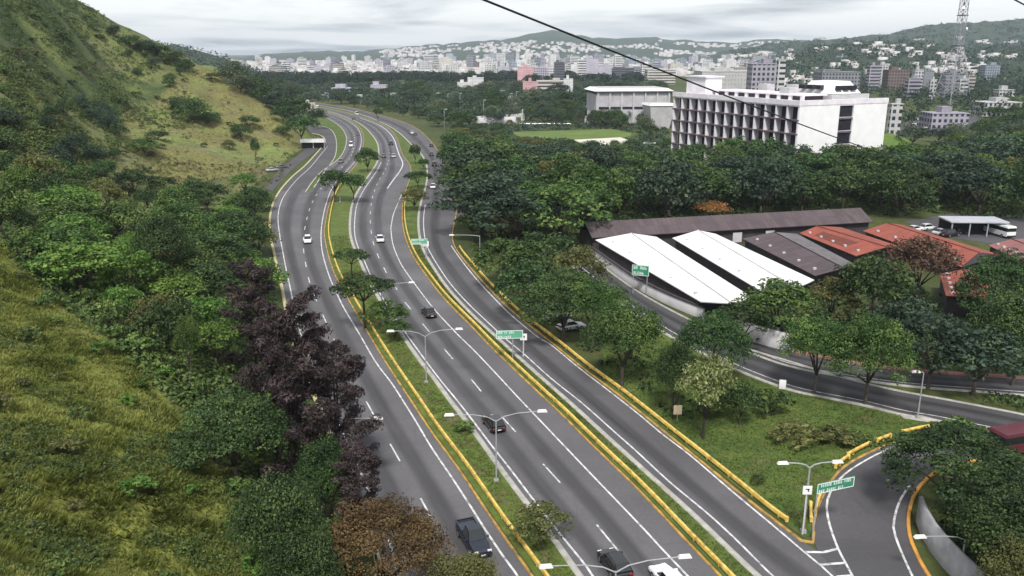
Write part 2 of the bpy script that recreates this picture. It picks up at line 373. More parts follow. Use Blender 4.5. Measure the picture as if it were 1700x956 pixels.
# ------------------------------------------------------------------ asphalt, kerbs, medians, paint
def asphalt(name, lanes, base=0.108, tint=(1.0, 0.965, 1.02)):
    """weathered asphalt; 'lanes' = centres across the road (0..1) of the dark oil strip down each lane"""
    m, nt, b = _nt(name)
    uv = nt.nodes.new('ShaderNodeUVMap'); sp = nt.nodes.new('ShaderNodeSeparateXYZ'); nt.links.new(uv.outputs[0], sp.inputs[0])
    f1 = noise_out(nt, 0.09, 5, 0.6); f2 = noise_out(nt, 3.0, 5, 0.7)
    def g(v): return tuple(v * t for t in tint)
    c = ramp(nt, f1, [(0.3, g(base * 0.86)), (0.7, g(base * 1.16))])
    c = mixc(nt, 1.0, c, ramp(nt, f2, [(0.25, (0.86, 0.86, 0.86)), (0.75, (1.12, 1.12, 1.12))]), 'MULTIPLY')
    # worn patches and hairline cracks
    tcw = nt.nodes.new('ShaderNodeTexCoord'); vo = nt.nodes.new('ShaderNodeTexVoronoi'); vo.feature = 'F1'; vo.distance = 'CHEBYCHEV'; vo.inputs['Scale'].default_value = 0.11; nt.links.new(tcw.outputs['Object'], vo.inputs['Vector'])
    c = mixc(nt, 1.0, c, ramp(nt, vo.outputs['Color'], [(0.2, (0.93,) * 3), (0.8, (1.06,) * 3)]), 'MULTIPLY')
    vc = nt.nodes.new('ShaderNodeTexVoronoi'); vc.feature = 'DISTANCE_TO_EDGE'; vc.inputs['Scale'].default_value = 0.16; dn = nt.nodes.new('ShaderNodeTexNoise'); dn.inputs['Scale'].default_value = .35; dn.inputs['Detail'].default_value = 4; nt.links.new(tcw.outputs['Object'], dn.inputs['Vector']); wv_ = mixc(nt, 0.72, tcw.outputs['Object'], dn.outputs['Color'], 'LINEAR_LIGHT'); nt.links.new(wv_, vc.inputs['Vector'])
    c = mixc(nt, 1.0, c, ramp(nt, vc.outputs['Distance'], [(0.0, (0.87,) * 3), (0.010, (1.0,) * 3)]), 'MULTIPLY')
    tot = None
    for u0, w in lanes:
        a = N(nt, 'ShaderNodeMath', operation='SUBTRACT'); a.inputs[1].default_value = u0; nt.links.new(sp.outputs[0], a.inputs[0])
        a2 = N(nt, 'ShaderNodeMath', operation='ABSOLUTE'); nt.links.new(a.outputs[0], a2.inputs[0])
        mr = nt.nodes.new('ShaderNodeMapRange'); mr.interpolation_type = 'SMOOTHSTEP'
        mr.inputs[1].default_value = w; mr.inputs[2].default_value = w * 0.25; mr.inputs[3].default_value = 0; mr.inputs[4].default_value = 1
        nt.links.new(a2.outputs[0], mr.inputs[0])
        if tot is None: tot = mr.outputs[0]
        else:
            ad = N(nt, 'ShaderNodeMath', operation='MAXIMUM'); nt.links.new(tot, ad.inputs[0]); nt.links.new(mr.outputs[0], ad.inputs[1]); tot = ad.outputs[0]
    if tot is not None:
        st = noise_out(nt, 1.0, 4, 0.6, 'UV', (6, 0.035, 1))
        ml = N(nt, 'ShaderNodeMath', operation='MULTIPLY'); nt.links.new(tot, ml.inputs[0])
        nt.links.new(ramp(nt, st, [(0.25, (0.45,) * 3), (0.7, (1.0,) * 3)]), ml.inputs[1])
        c = mixc(nt, ml.outputs[0], c, g(base * 0.42))
    nt.links.new(c, b.inputs['Base Color']); b.inputs['Roughness'].default_value = 0.82
    bn = nt.nodes.new('ShaderNodeBump'); bn.inputs['Strength'].default_value = 0.25; bn.inputs['Distance'].default_value = 0.02
    nt.links.new(noise_out(nt, 12.0, 3, 0.7), bn.inputs['Height']); nt.links.new(bn.outputs[0], b.inputs['Normal'])
    return m
def resample_pair(a, b, n=240):
    return smooth_poly(a, n), smooth_poly(b, n)
def road(name, a, b, z, m):
    A, B = resample_pair(a, b); return ribbon(name, A, B, z, m)
_i = lambda k, py: int(np.argmin([abs(proj(p[0], p[1], 0)[1] - py) for p in W[k]]))
AS_L = asphalt('asphalt_hill_carriageway', [(0.30, 0.13), (0.66, 0.13)])
AS_M = asphalt('asphalt_middle_carriageway', [(0.22, 0.12), (0.51, 0.12)])
AS_R = asphalt('asphalt_service_carriageway', [(0.42, 0.2)], 0.094)
AS_P = asphalt('asphalt_plain', [], 0.075); AS_S = asphalt('asphalt_street', [(0.3, 0.16), (0.7, 0.16)], 0.07)
road('road', W['L_OUT'][:_i('L_OUT', 296)], W['L_RK'][:_i('L_RK', 302)], 0.030, AS_L)
road('road', W['L2_L'], W['L_RK'][_i('L_RK', 316):], 0.034, AS_L)
road('road', W['L_OUT'][_i('L_OUT', 318):], W['L1_R'], 0.038, AS_P)
road('road', W['M_LK'], W['M_RK'], 0.030, AS_M)
road('road', W['R_LK'], W['R_RK'], 0.030, AS_R)
road('ramp_road', W['RAMP_L'], W['RAMP_R'], 0.034, AS_P)
road('side_street', W['STREET_F'], W['STREET_N'], 0.030, AS_S)
road('side_street', W['STREET2_F'], W['STREET2_N'], 0.034, AS_S)
# small lane joining under the golden spur
road('lane', world([(440,312),(462,283),(488,263),(514,242),(522,232)]), world([(452,318),(478,288),(500,269),(525,250),(532,238)]), 0.034, AS_P)

YEL = mat('yellow_painted_concrete', (0.6, 0.42, 0.10), (0.4, 0.28, 0.08), 1.6, 0.85, 0.5, stops=[(0.28, (0.15, 0.11, 0.06)), (0.40, (0.50, 0.34, 0.08)), (0.55, (0.68, 0.48, 0.12)), (0.75, (0.76, 0.60, 0.24))])
YELK = mat('worn_yellow_kerb_paint', (0.6, 0.36, 0.06), (0.3, 0.19, 0.08), 0.8, 0.8, 0.3, stops=[(0.3, (0.12, 0.095, 0.06)), (0.48, (0.34, 0.21, 0.06)), (0.72, (0.54, 0.36, 0.09))])
KERB = mat('pale_concrete_kerb', (0.42, 0.41, 0.38), (0.26, 0.25, 0.22), 0.9, 0.9, 0.3)
ORK = mat('orange_kerb_paint', (0.62, 0.30, 0.06), (0.4, 0.2, 0.06), 0.8, 0.8, 0.3)
CONC = mat('weathered_concrete', (0.36, 0.36, 0.37), (0.22, 0.22, 0.23), 0.5, 0.9, 0.4)
def kerb(p, side, m, w=0.35, h=0.16, name='kerb'):
    """kerb whose road face stands on polyline p; side +1: its body lies to the right"""
    V, Q = extrude(p, [(0, -0.05), (0, h - 0.03), (0.03 * side, h), (w * side, h), (w * side, -0.05)])
    return link(name, raw_mesh(name, V, Q, m), None, 'structure')
fine = {k: smooth_poly(v, 420) for k, v in W.items()}
iL2 = int(np.argmin([abs(proj(p[0], p[1], 0)[1] - 300) for p in fine['L_RK']]))
kerb(fine['L_RK'], 1, YELK, 0.24); kerb(fine['M_RK'], 1, YELK, 0.24)
kerb(fine['M_LK'], -1, KERB, 0.6); kerb(fine['R_LK'], -1, KERB, 0.6)
kerb(fine['L_OUT'][:], -1, mat('faded_yellow_kerb', (0.50, 0.45, 0.24), (0.34, 0.31, 0.19), 0.8, 0.9, 0.3), 0.55)
nose = [(1290,872),(1320,893),(1336,903),(1346,906),(1353,899),(1353,872)]
rr = W['R_RK']; iN = _i('R_RK', 872); kerb(smooth_poly(np.vstack([rr[iN + 1:][::-1], world(nose)[1:-1], W['RAMP_L'][_i('RAMP_L', 872):]]), 500), -1, YELK, 0.26)
kerb(smooth_poly(W['RAMP_R'], 200), 1, ORK, 0.3)
kerb(smooth_poly(W['STREET_N'], 200), 1, KERB, 0.5); kerb(smooth_poly(W['STREET_F'], 200), -1, KERB, 0.4)
kerb(smooth_poly(W['STREET2_N'], 120), 1, KERB, 0.4); kerb(smooth_poly(W['STREET2_F'], 120), -1, mat('reddish_kerb', (0.35, 0.16, 0.13), (0.25, 0.13, 0.11), 0.7), 0.6, 0.35)
kerb(smooth_poly(W['L2_L'], 200), -1, KERB, 0.4); kerb(smooth_poly(W['L1_R'], 200), 1, KERB, 0.4)

GRASS_M = mat('verge_grass', (0.085, 0.12, 0.022), (0.045, 0.075, 0.015), 0.5, 0.95, 0.8, stops=[(0.3, (0.15, 0.12, 0.07)), (0.44, (0.07, 0.095, 0.02)), (0.56, (0.085, 0.13, 0.024)), (0.72, (0.15, 0.16, 0.045))], bscale=4)
GRASS_M2 = mat('lush_verge_grass', (0.075, 0.12, 0.025), (0.045, 0.075, 0.015), 0.25, 0.95, 0.8, bscale=4, stops=[(0.3, (0.11, 0.10, 0.04)), (0.42, (0.05, 0.08, 0.017)), (0.55, (0.075, 0.115, 0.024)), (0.72, (0.13, 0.135, 0.04))])
def medi(a, b, m, z=0.11):
    A, B = resample_pair(a, b, 260); return ribbon('median', A, B, z, m, nu=4)
medi(offset(fine['L_RK'], 0.33), offset(fine['M_LK'], -0.55), GRASS_M)
medi(offset(fine['M_RK'], 0.33), offset(fine['R_LK'], -0.55), GRASS_M2)
medi(offset(fine['L1_R'], 0.38), offset(fine['L2_L'], -0.38), GRASS_M2)
# ------------------------------------------------------------------ painted lines
PAINT = mat('white_road_paint', (0.66, 0.66, 0.66), (0.45, 0.45, 0.45), 1.3, 0.7, stops=[(0.30, (0.16, 0.16, 0.17)), (0.46, (0.46, 0.46, 0.46)), (0.66, (0.68, 0.68, 0.68))])
def line(pl, w=0.2, z=0.046, dash=None, name='lane_marking', raw=False):
    p = smooth_poly(pl if raw else world(pl), 1.5)
    V, Q = [], []
    def strip(q):
        a, b = offset(q, -w / 2), offset(q, w / 2); i0 = len(V); n = len(q)
        for k in range(n): V.append((*a[k], z)); V.append((*b[k], z))
        for k in range(n - 1): Q.append((i0 + 2*k, i0 + 2*k + 1, i0 + 2*k + 3, i0 + 2*k + 2))
    if dash is None: strip(p)
    else:
        s = np.concatenate([[0], np.cumsum(np.hypot(*np.diff(p, axis=0).T))]); L, per, s0 = dash; t = s0
        while t + L < s[-1]:
            u = np.linspace(t, t + L, 3); strip(np.stack([np.interp(u, s, p[:, 0]), np.interp(u, s, p[:, 1])], 1)); t += per
    return link(name, raw_mesh(name, V, Q, PAINT), None, 'structure')
Lw = [(925,1060),(859,956),(833,921),(795,863),(780,839),(748,790),(716,743),(690,699),(673,672),(650,636),(624,602),(598,557),(570,510),(560,489),(549,465),(540,438),(534,412),(533,385),(536,362),(541,340),(549,317),(561,298),(577,282),(590,267),(596,251),(600,235),(598,221),(592,211),(580,202),(563,194),(545,188)]
Ll = [(708,1060),(660,960),(640,880),(549,672),(500,557),(481,474),(474,442),(468,410),(464,388),(461.5,362),(465,340),(475,320),(494,297),(515,278),(533,256),(544,243)]
Ld = [(800,1060),(762,960),(727,881),(664,766),(611,672),(555,565),(517,478),(509,446),(504,416),(504,392),(508,370),(513,350),(521,331),(535,310),(558,287),(579,266),(586,250),(589,236),(587,222),(579,212),(566,202),(548,194)]
Mll = [(1045,1060),(982,953),(950,912),(918,872),(884,828),(850,783),(820,745),(801,720),(763,670),(726,625),(680.5,563),(652,522),(621,470),(604,431),(592,404),(588.5,382),(589.5,358),(593,338),(603,317),(615,299),(626,283),(633,269)]
Mrl = [(1235,1060),(1141,956),(1100,913),(1070,880),(1000,807),(957,762),(900,702),(860,660),(824,621),(786,581),(763,559),(745,540),(722,515),(700,487),(673,450),(662,431),(652,405),(649,380),(650,372),(653,356),(660,339),(667,322)]
Mrl2 = [(643,313),(652,300),(662,287),(668,276),(668,268),(663,258),(659,246),(655,233),(647,221),(635,211),(621,204),(597,195.5)]
Md = [(1130,1060),(1066,960),(1020,908),(993,874),(931,803),(901,770),(854,715),(831,690),(797,648),(778,625),(747,591),(733,574),(710,548),(697,532),(679,510),(667,495),(655,474),(647,464),(638,446),(632,435),(625,418),(619,400),(615,373),(615,350),(619,325),(629,300),(638,285),(645,268),(646,255),(644,243),(639,232),(631,221),(620,211),(605,203),(585,195.5)]
Rll = [(1402,1060),(1282,956),(1232,906),(1175,853),(1113,802),(1056,749),(1023,720),(967,670),(914,628),(869,587),(842,565),(815,540),(781,508),(755,480),(736,455),(715,421),(707,402),(703.5,380),(703.5,358),(706,340)]
Rrl = [(1478,1060),(1381,956),(1335,917),(1292,880),(1245,841),(1200,803),(1143,754),(1098,720),(1059,687),(1008,647),(961,611),(914,572),(893,560),(848,523),(822,497),(792,465),(765,431),(749,408)]
Pl = [(1465,1060),(1415,956),(1391,911),(1375,863),(1373.5,829),(1391,799),(1412,780),(1447,759),(1478,744)]
Pr = [(1570,1060),(1514,956),(1485,887),(1485,860),(1494,831),(1510,806)]
for pl in (Lw, Ll, Mll, Mrl, Rll, Rrl, Pl, Pr): line(pl, 0.2)
line(Mrl2, 0.4)
for pl, py in ((Md, 803), (Ld, 766)):
    p = smooth_poly(world(pl), 1.0); s = np.concatenate([[0], np.cumsum(np.hypot(*np.diff(p, axis=0).T))])
    k = int(np.argmin([abs(proj(q[0], q[1], 0)[1] - py) for q in p])); per = 12.4
    line(pl, 0.17, dash=(4.3, per, s[k] % per))
for a in ([(1337,917),(1364,918),(1391,911.5)], [(1361,938),(1382,942),(1404,935)], [(1390,958),(1405,960),(1416,956)]): line(a, 0.3, 0.05)
for k, d in (('STREET_N', -1.2), ('STREET2_N', -1.0)): line(offset(W[k], d), 0.15, raw=True)

# ------------------------------------------------------------------ low yellow barriers behind the kerbs
def barrier(p, label, group=None, w=0.26, h=0.56):
    o = thing('barrier', label, 'barrier', (p[0][0], p[0][1], 0.1), 0, group)
    q = p - p[0]; hw = w / 2
    V, Q = extrude(q, [(-hw, 0.16), (-hw, h * 0.8), (-hw * 0.7, h * 0.95), (0, h), (hw * 0.7, h * 0.95), (hw, h * 0.8), (hw, 0.16), (-hw, 0.16)])
    link('beam', raw_mesh('barrier_beam', V, Q, YEL), o)
    s = np.concatenate([[0], np.cumsum(np.hypot(*np.diff(q, axis=0).T))])
    for e in (q[0], q[-1]): f = MB(); f.box((e[0], e[1], 0.05), (w * 1.05, w * 1.05, h * 0.86)); f.build('end_block', YEL, o)
    step = max(4.0, s[-1] / 70)
    for t in np.arange(1.0, s[-1], step):
        g = MB(); g.box((float(np.interp(t, s, q[:, 0])), float(np.interp(t, s, q[:, 1])), -0.05), (0.22, 0.22, 0.26)); g.build('foot', YEL, o)
    return o
def cutw(k, y0, y1, d, n=1.2):
    p = fine[k]; yy = np.array([proj(a, b, 0)[1] for a, b in p]); i = int(np.argmin(abs(yy - y0))); j = int(np.argmin(abs(yy - y1)))
    return smooth_poly(offset(p, d)[min(i, j):max(i, j) + 1], n)
barrier(cutw('L_RK', 1060, 306, 1.05), 'long yellow painted barrier along the wide grass median beside the hill carriageway')
barrier(cutw('M_RK', 1060, 330, 0.75), 'long yellow painted barrier on the narrow green strip between middle and service carriageways')
barrier(smooth_poly(offset(fine['R_RK'], 1.0)[[i for i, p in enumerate(fine['R_RK']) if 412 < proj(p[0], p[1], 0)[1] < 882]], 1.2), 'long yellow painted barrier at the tree side of the service carriageway')
G = 'short yellow barrier pieces round the ramp corner'
segs = [([(1346,868),(1345,842)], 'short upright-looking yellow barrier piece beside the sign pole at the island tip'), ([(1352,858),(1358,836),(1366,815)], 'yellow barrier piece just past the island tip along the ramp kerb'),
        ([(1386,779),(1396,771),(1408,763)], 'yellow barrier piece just above the green sign panel'), ([(1407,760),(1425,750),(1443,741)], 'longer yellow barrier piece in the middle of the ramp bend'),
        ([(1456,736),(1477,728)], 'small isolated yellow barrier piece near the dark tree by the ramp'), ([(1498,722),(1530,715),(1560,711)], 'yellow barrier piece farthest along the ramp bend beside the dark tree')]
for s_, lb in segs: barrier(smooth_poly(world(s_), 0.8), lb, G)

# ------------------------------------------------------------------ vehicles
def paint(name, c, rough=0.3):
    m, nt, b = _nt(name); b.inputs['Roughness'].default_value = rough; b.inputs['Specular IOR Level'].default_value = 0.5
    f = noise_out(nt, 2.0); nt.links.new(ramp(nt, f, [(0.3, tuple(v * 0.9 for v in c)), (0.7, c)]), b.inputs['Base Color'])
    b.inputs['Coat Weight'].default_value = 0.4; return m
CARP = {'white': paint('white_car_paint', (0.78, 0.78, 0.78)), 'silver': paint('silver_car_paint', (0.45, 0.46, 0.48)), 'black': paint('black_car_paint', (0.012, 0.012, 0.014)),
        'navy': paint('navy_car_paint', (0.010, 0.014, 0.026)), 'grey': paint('grey_car_paint', (0.10, 0.10, 0.11)), 'maroon': paint('maroon_car_paint', (0.10, 0.02, 0.03)), 'red': paint('red_car_paint', (0.4, 0.04, 0.03)), 'blue': paint('blue_car_paint', (0.03, 0.07, 0.2))}
GLASS = paint('dark_car_glass', (0.012, 0.015, 0.018), 0.08); TYRE = mat('tyre_rubber', (0.02, 0.02, 0.02), rough=0.9); RIM = mat('wheel_rim', (0.35, 0.35, 0.36), rough=0.4, metal=0.6)
LAMPW = mat('headlamp_glass', (0.7, 0.7, 0.72), rough=0.2); LAMPR = mat('tail_lamp_red', (0.4, 0.02, 0.02), rough=0.3); PLATE = mat('number_plate', (0.65, 0.65, 0.6), rough=0.5); TRIM = mat('black_trim', (0.02, 0.02, 0.022), rough=0.7)
SHAPES = {  # length, width, height, belt, bonnet end, cabin base (rear, front), cabin roof (rear, front) ; x forward
    'sedan': (4.4, 1.74, 1.43, 0.88, (-1.55, 0.95), (-0.85, 0.25), 0.80),
    'hatch': (3.9, 1.68, 1.48, 0.90, (-1.85, 0.95), (-1.45, 0.2), 0.80),
    'suv': (4.6, 1.86, 1.80, 1.05, (-2.15, 0.85), (-1.95, 0.25), 0.98),
    'pickup': (5.1, 1.84, 1.78, 1.05, (-0.55, 1.15), (-0.35, 0.55), 0.98),
    'van': (4.9, 1.9, 2.15, 1.15, (-2.35, 1.9), (-2.3, 1.2), 1.0)}
def car_rings(sh):
    L, w, h, belt, cb, cr, hood = SHAPES[sh]; hl = L / 2
    st = [(-hl, 0.42, hood - 0.14, 0.86), (-hl + 0.10, 0.28, hood - 0.02, 0.95), (-hl + 0.5, 0.24, belt - 0.01, 1.0), (cb[0], 0.22, belt, 1.0), (0, 0.22, belt, 1.0), (cb[1], 0.22, belt, 1.0), (hl - 0.75, 0.24, hood, 0.98), (hl - 0.18, 0.26, hood - 0.10, 0.93), (hl, 0.40, hood - 0.25, 0.80)]
    V = []; hw = w / 2
    for x, z0, z1, k in st:
        a = hw * k
        for y, z in ((-a * 0.92, z0), (-a, z0 + (z1 - z0) * 0.35), (-a * 0.985, z0 + (z1 - z0) * 0.75), (-a * 0.88, z1), (a * 0.88, z1), (a * 0.985, z0 + (z1 - z0) * 0.75), (a, z0 + (z1 - z0) * 0.35), (a * 0.92, z0)): V.append((x, y, z))
    return V, len(st), 8
def build_car(sh, colour, label, loc, rz, group=None, cat='car', joined=False):
    L, w, h, belt, cb, cr, hood = SHAPES[sh]; hl = L / 2; pm = CARP[colour]
    o = thing({'pickup': 'pickup_truck', 'van': 'van'}.get(sh, 'car'), label, cat, loc, rz, group)
    V, ns, k = car_rings(sh); b = MB(); b.v = V
    for i in range(ns - 1):
        for j in range(k):
            jj = (j + 1) % k; b.f.append([i*k + j, i*k + jj, (i+1)*k + jj, (i+1)*k + j][::-1]); b.mi.append(0); b.uv.append([(0, 0)] * 4)
    b.f += [[j for j in range(k)], [(ns-1)*k + j for j in range(k)][::-1]]; b.mi += [0, 0]; b.uv += [[(0, 0)] * k] * 2
    if sh == 'pickup':   # open bed: raised sides
        for y in (-1, 1): b.box((-1.55, y * (w / 2 - 0.12), belt - 0.02), (1.85, 0.1, 0.12))
        b.box((-hl + 0.14, 0, belt - 0.05), (0.1, w - 0.3, 0.15))
    body = b.build('body', pm, o, smooth=False)
    hw0, hw1 = w / 2 * 0.87, w / 2 * 0.70
    zb, zt = belt - 0.01, h - 0.05
    def quad(name, pts, m):
        q = MB(); q.face(pts); return q.build(name, m, o)
    c = MB(); bx0, bx1 = cb; tx0, tx1 = cr
    c.face([(tx0, -hw1, zt), (tx1, -hw1, zt), (tx1, hw1, zt), (tx0, hw1, zt)])
    m_ = 0.05
    c.face([(tx0 + m_, -hw1 + m_, h), (tx1 - m_, -hw1 + m_, h), (tx1 - m_, hw1 - m_, h), (tx0 + m_, hw1 - m_, h)])
    ring0 = [(tx0, -hw1, zt), (tx1, -hw1, zt), (tx1, hw1, zt), (tx0, hw1, zt)]; ring1 = [(tx0 + m_, -hw1 + m_, h), (tx1 - m_, -hw1 + m_, h), (tx1 - m_, hw1 - m_, h), (tx0 + m_, hw1 - m_, h)]
    for a in range(4): c.face([ring0[a], ring0[(a+1) % 4], ring1[(a+1) % 4], ring1[a]])
    for sx, sy in ((0, -1), (0, 1), (1, -1), (1, 1)):   # corner pillars
        B_, T_ = ((bx0, tx0), (bx1, tx1))[sx]; d = 0.09 if sx else -0.09
        c.face([(B_, sy*hw0, zb), (B_ - d, sy*hw0*1.004, zb), (T_ - d, sy*hw1*1.004, zt), (T_, sy*hw1, zt)])
    c.build('roof', pm, o)
    e = 0.02
    quad('windscreen', [(bx1, -hw0 + 0.06, zb + e), (bx1, hw0 - 0.06, zb + e), (tx1, hw1 - 0.04, zt), (tx1, -hw1 + 0.04, zt)], GLASS)
    quad('rear_window', [(bx0, hw0 - 0.06, zb + e), (bx0, -hw0 + 0.06, zb + e), (tx0, -hw1 + 0.04, zt), (tx0, hw1 - 0.04, zt)], GLASS)
    for s in (-1, 1):
        quad('side_window', [(bx0 + 0.09, s*hw0, zb + e), (bx1 - 0.09, s*hw0, zb + e), (tx1 - 0.08, s*hw1, zt), (tx0 + 0.08, s*hw1, zt)], GLASS)
        mir = MB(); mir.box((bx1 - 0.25, s * (w / 2 + 0.07), belt - 0.02), (0.12, 0.18, 0.13)); mir.build('mirror', pm, o)
        hd = MB(); hd.box((hl - 0.10, s * w * 0.32, hood - 0.30), (0.2, 0.36, 0.15)); hd.build('headlight', LAMPW, o)
        tl = MB(); tl.box((-hl + 0.08, s * w * 0.36, hood - 0.28), (0.2, 0.26, 0.18)); tl.build('tail_light', LAMPR, o)
        for x in (-L * 0.29, L * 0.31):
            r = 0.32 if sh in ('sedan', 'hatch') else 0.37; y = s * (w / 2 - 0.1)
            t = MB(); t.tube([(x, y - 0.11, r), (x, y + 0.11, r)], r, 14); wh = t.build('wheel', TYRE, o)
            t = MB(); t.tube([(x, y + s * 0.10, r), (x, y + s * 0.118, r)], r * 0.62, 10); t.build('rim', RIM, wh)
    for x, z in ((hl - 0.02, 0.36), (-hl + 0.02, 0.40)):
        bp = MB(); bp.box((x, 0, z), (0.16, w * 0.86, 0.2)); bp.build('bumper', pm if colour in ('white', 'silver') else TRIM, o)
        pl_ = MB(); pl_.box((x + (0.085 if x > 0 else -0.085), 0, z + 0.05), (0.02, 0.42, 0.13)); pl_.build('number_plate', PLATE, o)
    return o
def heading(pl, py):
    p = smooth_poly(world(pl), 2.0); k = int(np.argmin([abs(proj(q[0], q[1], 0)[1] - py) for q in p])); k = min(max(k, 1), len(p) - 2)
    d = p[k + 1] - p[k - 1]; return math.atan2(d[1], d[0])
def at(px, py, z=0.04): return P(px, py, z)
CARS = [  # shape, colour, px, py (ground under the middle), lane, towards camera, label
    ('hatch', 'white', 511, 402, Ld, True, 'white car coming down the hill carriageway level with the tall yellow median barrier'),
    ('pickup', 'navy', 786, 903, Lw, True, 'dark navy pickup truck with pale front bumper driving beside the brown tree'),
    ('hatch', 'grey', 566, 270, Ld, True, 'small dark car between the grass wedge and the round median trees'),
    ('van', 'white', 583, 243, Ld, True, 'white van on the far bend of the hill carriageway'),
    ('sedan', 'maroon', 594, 224, Ld, True, 'dark reddish car on the far bend just beyond the white van'),
    ('sedan', 'black', 587, 199, Md, True, 'tiny black car at the yellow median tip on the farthest bend'),
    ('sedan', 'white', 631, 400, Md, False, 'white sedan climbing the middle carriageway beside the tree-lined median'),
    ('sedan', 'black', 712, 523, Md, False, 'black car with a pale roof glare just past the lamp arm on the middle carriageway'),
    ('hatch', 'black', 819, 709, Md, False, 'black hatchback under the double arm street lamp on the middle carriageway'),
    ('hatch', 'black', 1020, 944, Mll, False, 'black hatchback at the bottom edge beneath the nearest double arm lamp'),
    ('sedan', 'white', 1112, 974, Mrl, False, 'white car cut off by the bottom edge on the middle carriageway'),
    ('sedan', 'grey', 637, 261, Md, False, 'grey car on the inner lane of a side by side pair on the carriageway bend'),
    ('sedan', 'silver', 653, 261, Mrl2, False, 'silver car on the outer lane of a side by side pair on the carriageway bend'),
    ('suv', 'black', 649, 240, Md, False, 'black car ahead of the side by side pair on the far bend'),
    ('van', 'white', 592, 190.5, Mrl2, False, 'white van at the very top of the road bend'),
    ('sedan', 'white', 719, 312, R_LK, False, 'white car with black rear on the service road beside the round median tree'),
    ('suv', 'black', 721, 275, R_LK, False, 'black vehicle on the service road next to the pointed median tree'),
    ('sedan', 'navy', 716, 258, R_LK, False, 'dark car at the near lane of a waiting pair where the service road widens'),
    ('sedan', 'grey', 728, 259, R_RK, False, 'dark grey car at the kerb lane of a waiting pair where the service road widens'),
    ('hatch', 'black', 716, 243, R_RK, False, 'black car close to the outer kerb on the service road bend'),
    ('sedan', 'white', 684, 222, R_LK, False, 'pale car on the distant service road with dark shadow below'),
    ('hatch', 'grey', 689, 224, R_RK, False, 'dark green-grey car behind the pale car on the distant service road'),
]
for sh, colr, px, py, lane, tow, lb in CARS:
    hdg = heading(lane if lane is not R_LK and lane is not R_RK else lane, py) + (math.pi if tow else 0)
    build_car(sh, colr, lb, at(px, py), hdg, 'cars on the highway', {'pickup': 'pickup truck', 'van': 'van'}.get(sh, 'car'))

# ------------------------------------------------------------------ street lamps
POLE = mat('galvanised_lamp_steel', (0.42, 0.43, 0.44), (0.30, 0.31, 0.32), 2.0, 0.5, metal=0.3); HEAD = mat('pale_lamp_head', (0.75, 0.75, 0.74), rough=0.5)
def lamp(px, py, h, arms, label, az=0.0, r=0.09, armlen=3.2, rise=0.8, group='street lamps along the highway', z=0.0):
    x, y, _ = P(px, py, z); o = thing('street_lamp', label, 'street lamp', (x, y, z), 0, group)
    b = MB(); b.box((0, 0, 0), (0.45, 0.45, 0.3)); b.build('base', CONC, o)
    p = MB(); p.tube([(0, 0, 0.2), (0, 0, h * 0.5), (0, 0, h)], [r, r * 0.85, r * 0.65], 10); p.build('pole', POLE, o)
    for s in arms:
        dx, dy = math.cos(az) * s, math.sin(az) * s
        t = MB(); t.tube([(0, 0, h - 0.1), (dx * armlen * .2, dy * armlen * .2, h + rise * .5), (dx * armlen * .5, dy * armlen * .5, h + rise * .85), (dx * armlen, dy * armlen, h + rise)], [r * .6, r * .55, r * .5, r * .45], 8)
        a = t.build('arm', POLE, o)
        g = MB(); L = 1.0; cx, cy = dx * (armlen + L * .4), dy * (armlen + L * .4)
        g.box((cx, cy, h + rise - 0.08), (L, 0.34, 0.2), math.atan2(dy, dx), taper=0.75); g.build('lamp_head', HEAD, o)
    return o
D = 'double arm street lamp '
lamp(824, 800, 6.6, (-1, 1), D + 'on the grass median above the black hatchback', 0.1, armlen=4.1)
lamp(708, 636, 6.4, (-1, 1), D + 'on the grass median near the small tree at its narrow part', 0.1, armlen=3.9)
lamp(1018, 1060, 5.6, (-1, 1), D + 'nearest of all, reaching over the car at the bottom edge', 0.12, armlen=4.6)
lamp(636, 540, 6.0, (-1, 1), D + 'standing among the flat topped median trees', 0.1, armlen=4.2)
lamp(1333, 884, 6.4, (-1, 1), D + 'at the island tip beside the green direction sign', 0.05, r=0.12, armlen=2.0, rise=0.45)
lamp(797, 450, 7.0, (-1,), 'single arm street lamp at the start of the yellow service road barrier', 0.0, armlen=5.0, rise=0.15)
lamp(898, 532, 5.2, (-1,), 'single arm street lamp against the dark trees by the service road', 0.1, armlen=1.4)
lamp(1523, 694, 5.6, (-1,), 'slim grey street lamp with a boxy head beside the side street', 0.0, armlen=0.5, rise=0.15)
lamp(565, 336, 6.0, (1,), 'street lamp with a raised arm under the first round median trees', 0.9, armlen=1.8, rise=1.6)
lamp(738, 216, 11.0, (1,), 'tall pale lamp beside the far service road bend', 0.2, r=0.2, armlen=0.8, rise=0.1)
lamp(803, 197, 11.5, (1,), 'tall white floodlight pole before the pale retaining wall', 0.2, r=0.22, armlen=0.6, rise=0.1)
lamp(764, 180, 11.0, (1,), 'thin far lamp pole standing before the dark wood', 0.2, r=0.25, armlen=0.6, rise=0.1)
lamp(857, 176, 11.0, (1,), 'thin far pole near the round roofed trees behind the field', 0.2, r=0.25, armlen=0.6, rise=0.1)
lamp(1077, 268, 7.0, (-1, 1), 'pale twin armed lamp in front of the long concrete block', 0.0, r=0.14, armlen=1.6, rise=0.1)
lamp(560, 800, 6.6, (1,), 'street lamp whose arm reaches out of the dark purple tree over the road', 0.0, armlen=3.9, rise=0.25)
lamp(462, 715, 6.0, (1,), 'street lamp arm slanting out between the dark hillside trees', -0.25, armlen=4.6, rise=-0.4, z=1.0)
lamp(1592, 960, 3.6, (-1,), 'low lamp with its arm over the ramp fence beside the dark tree', 0.08, armlen=3.4, rise=0.4)

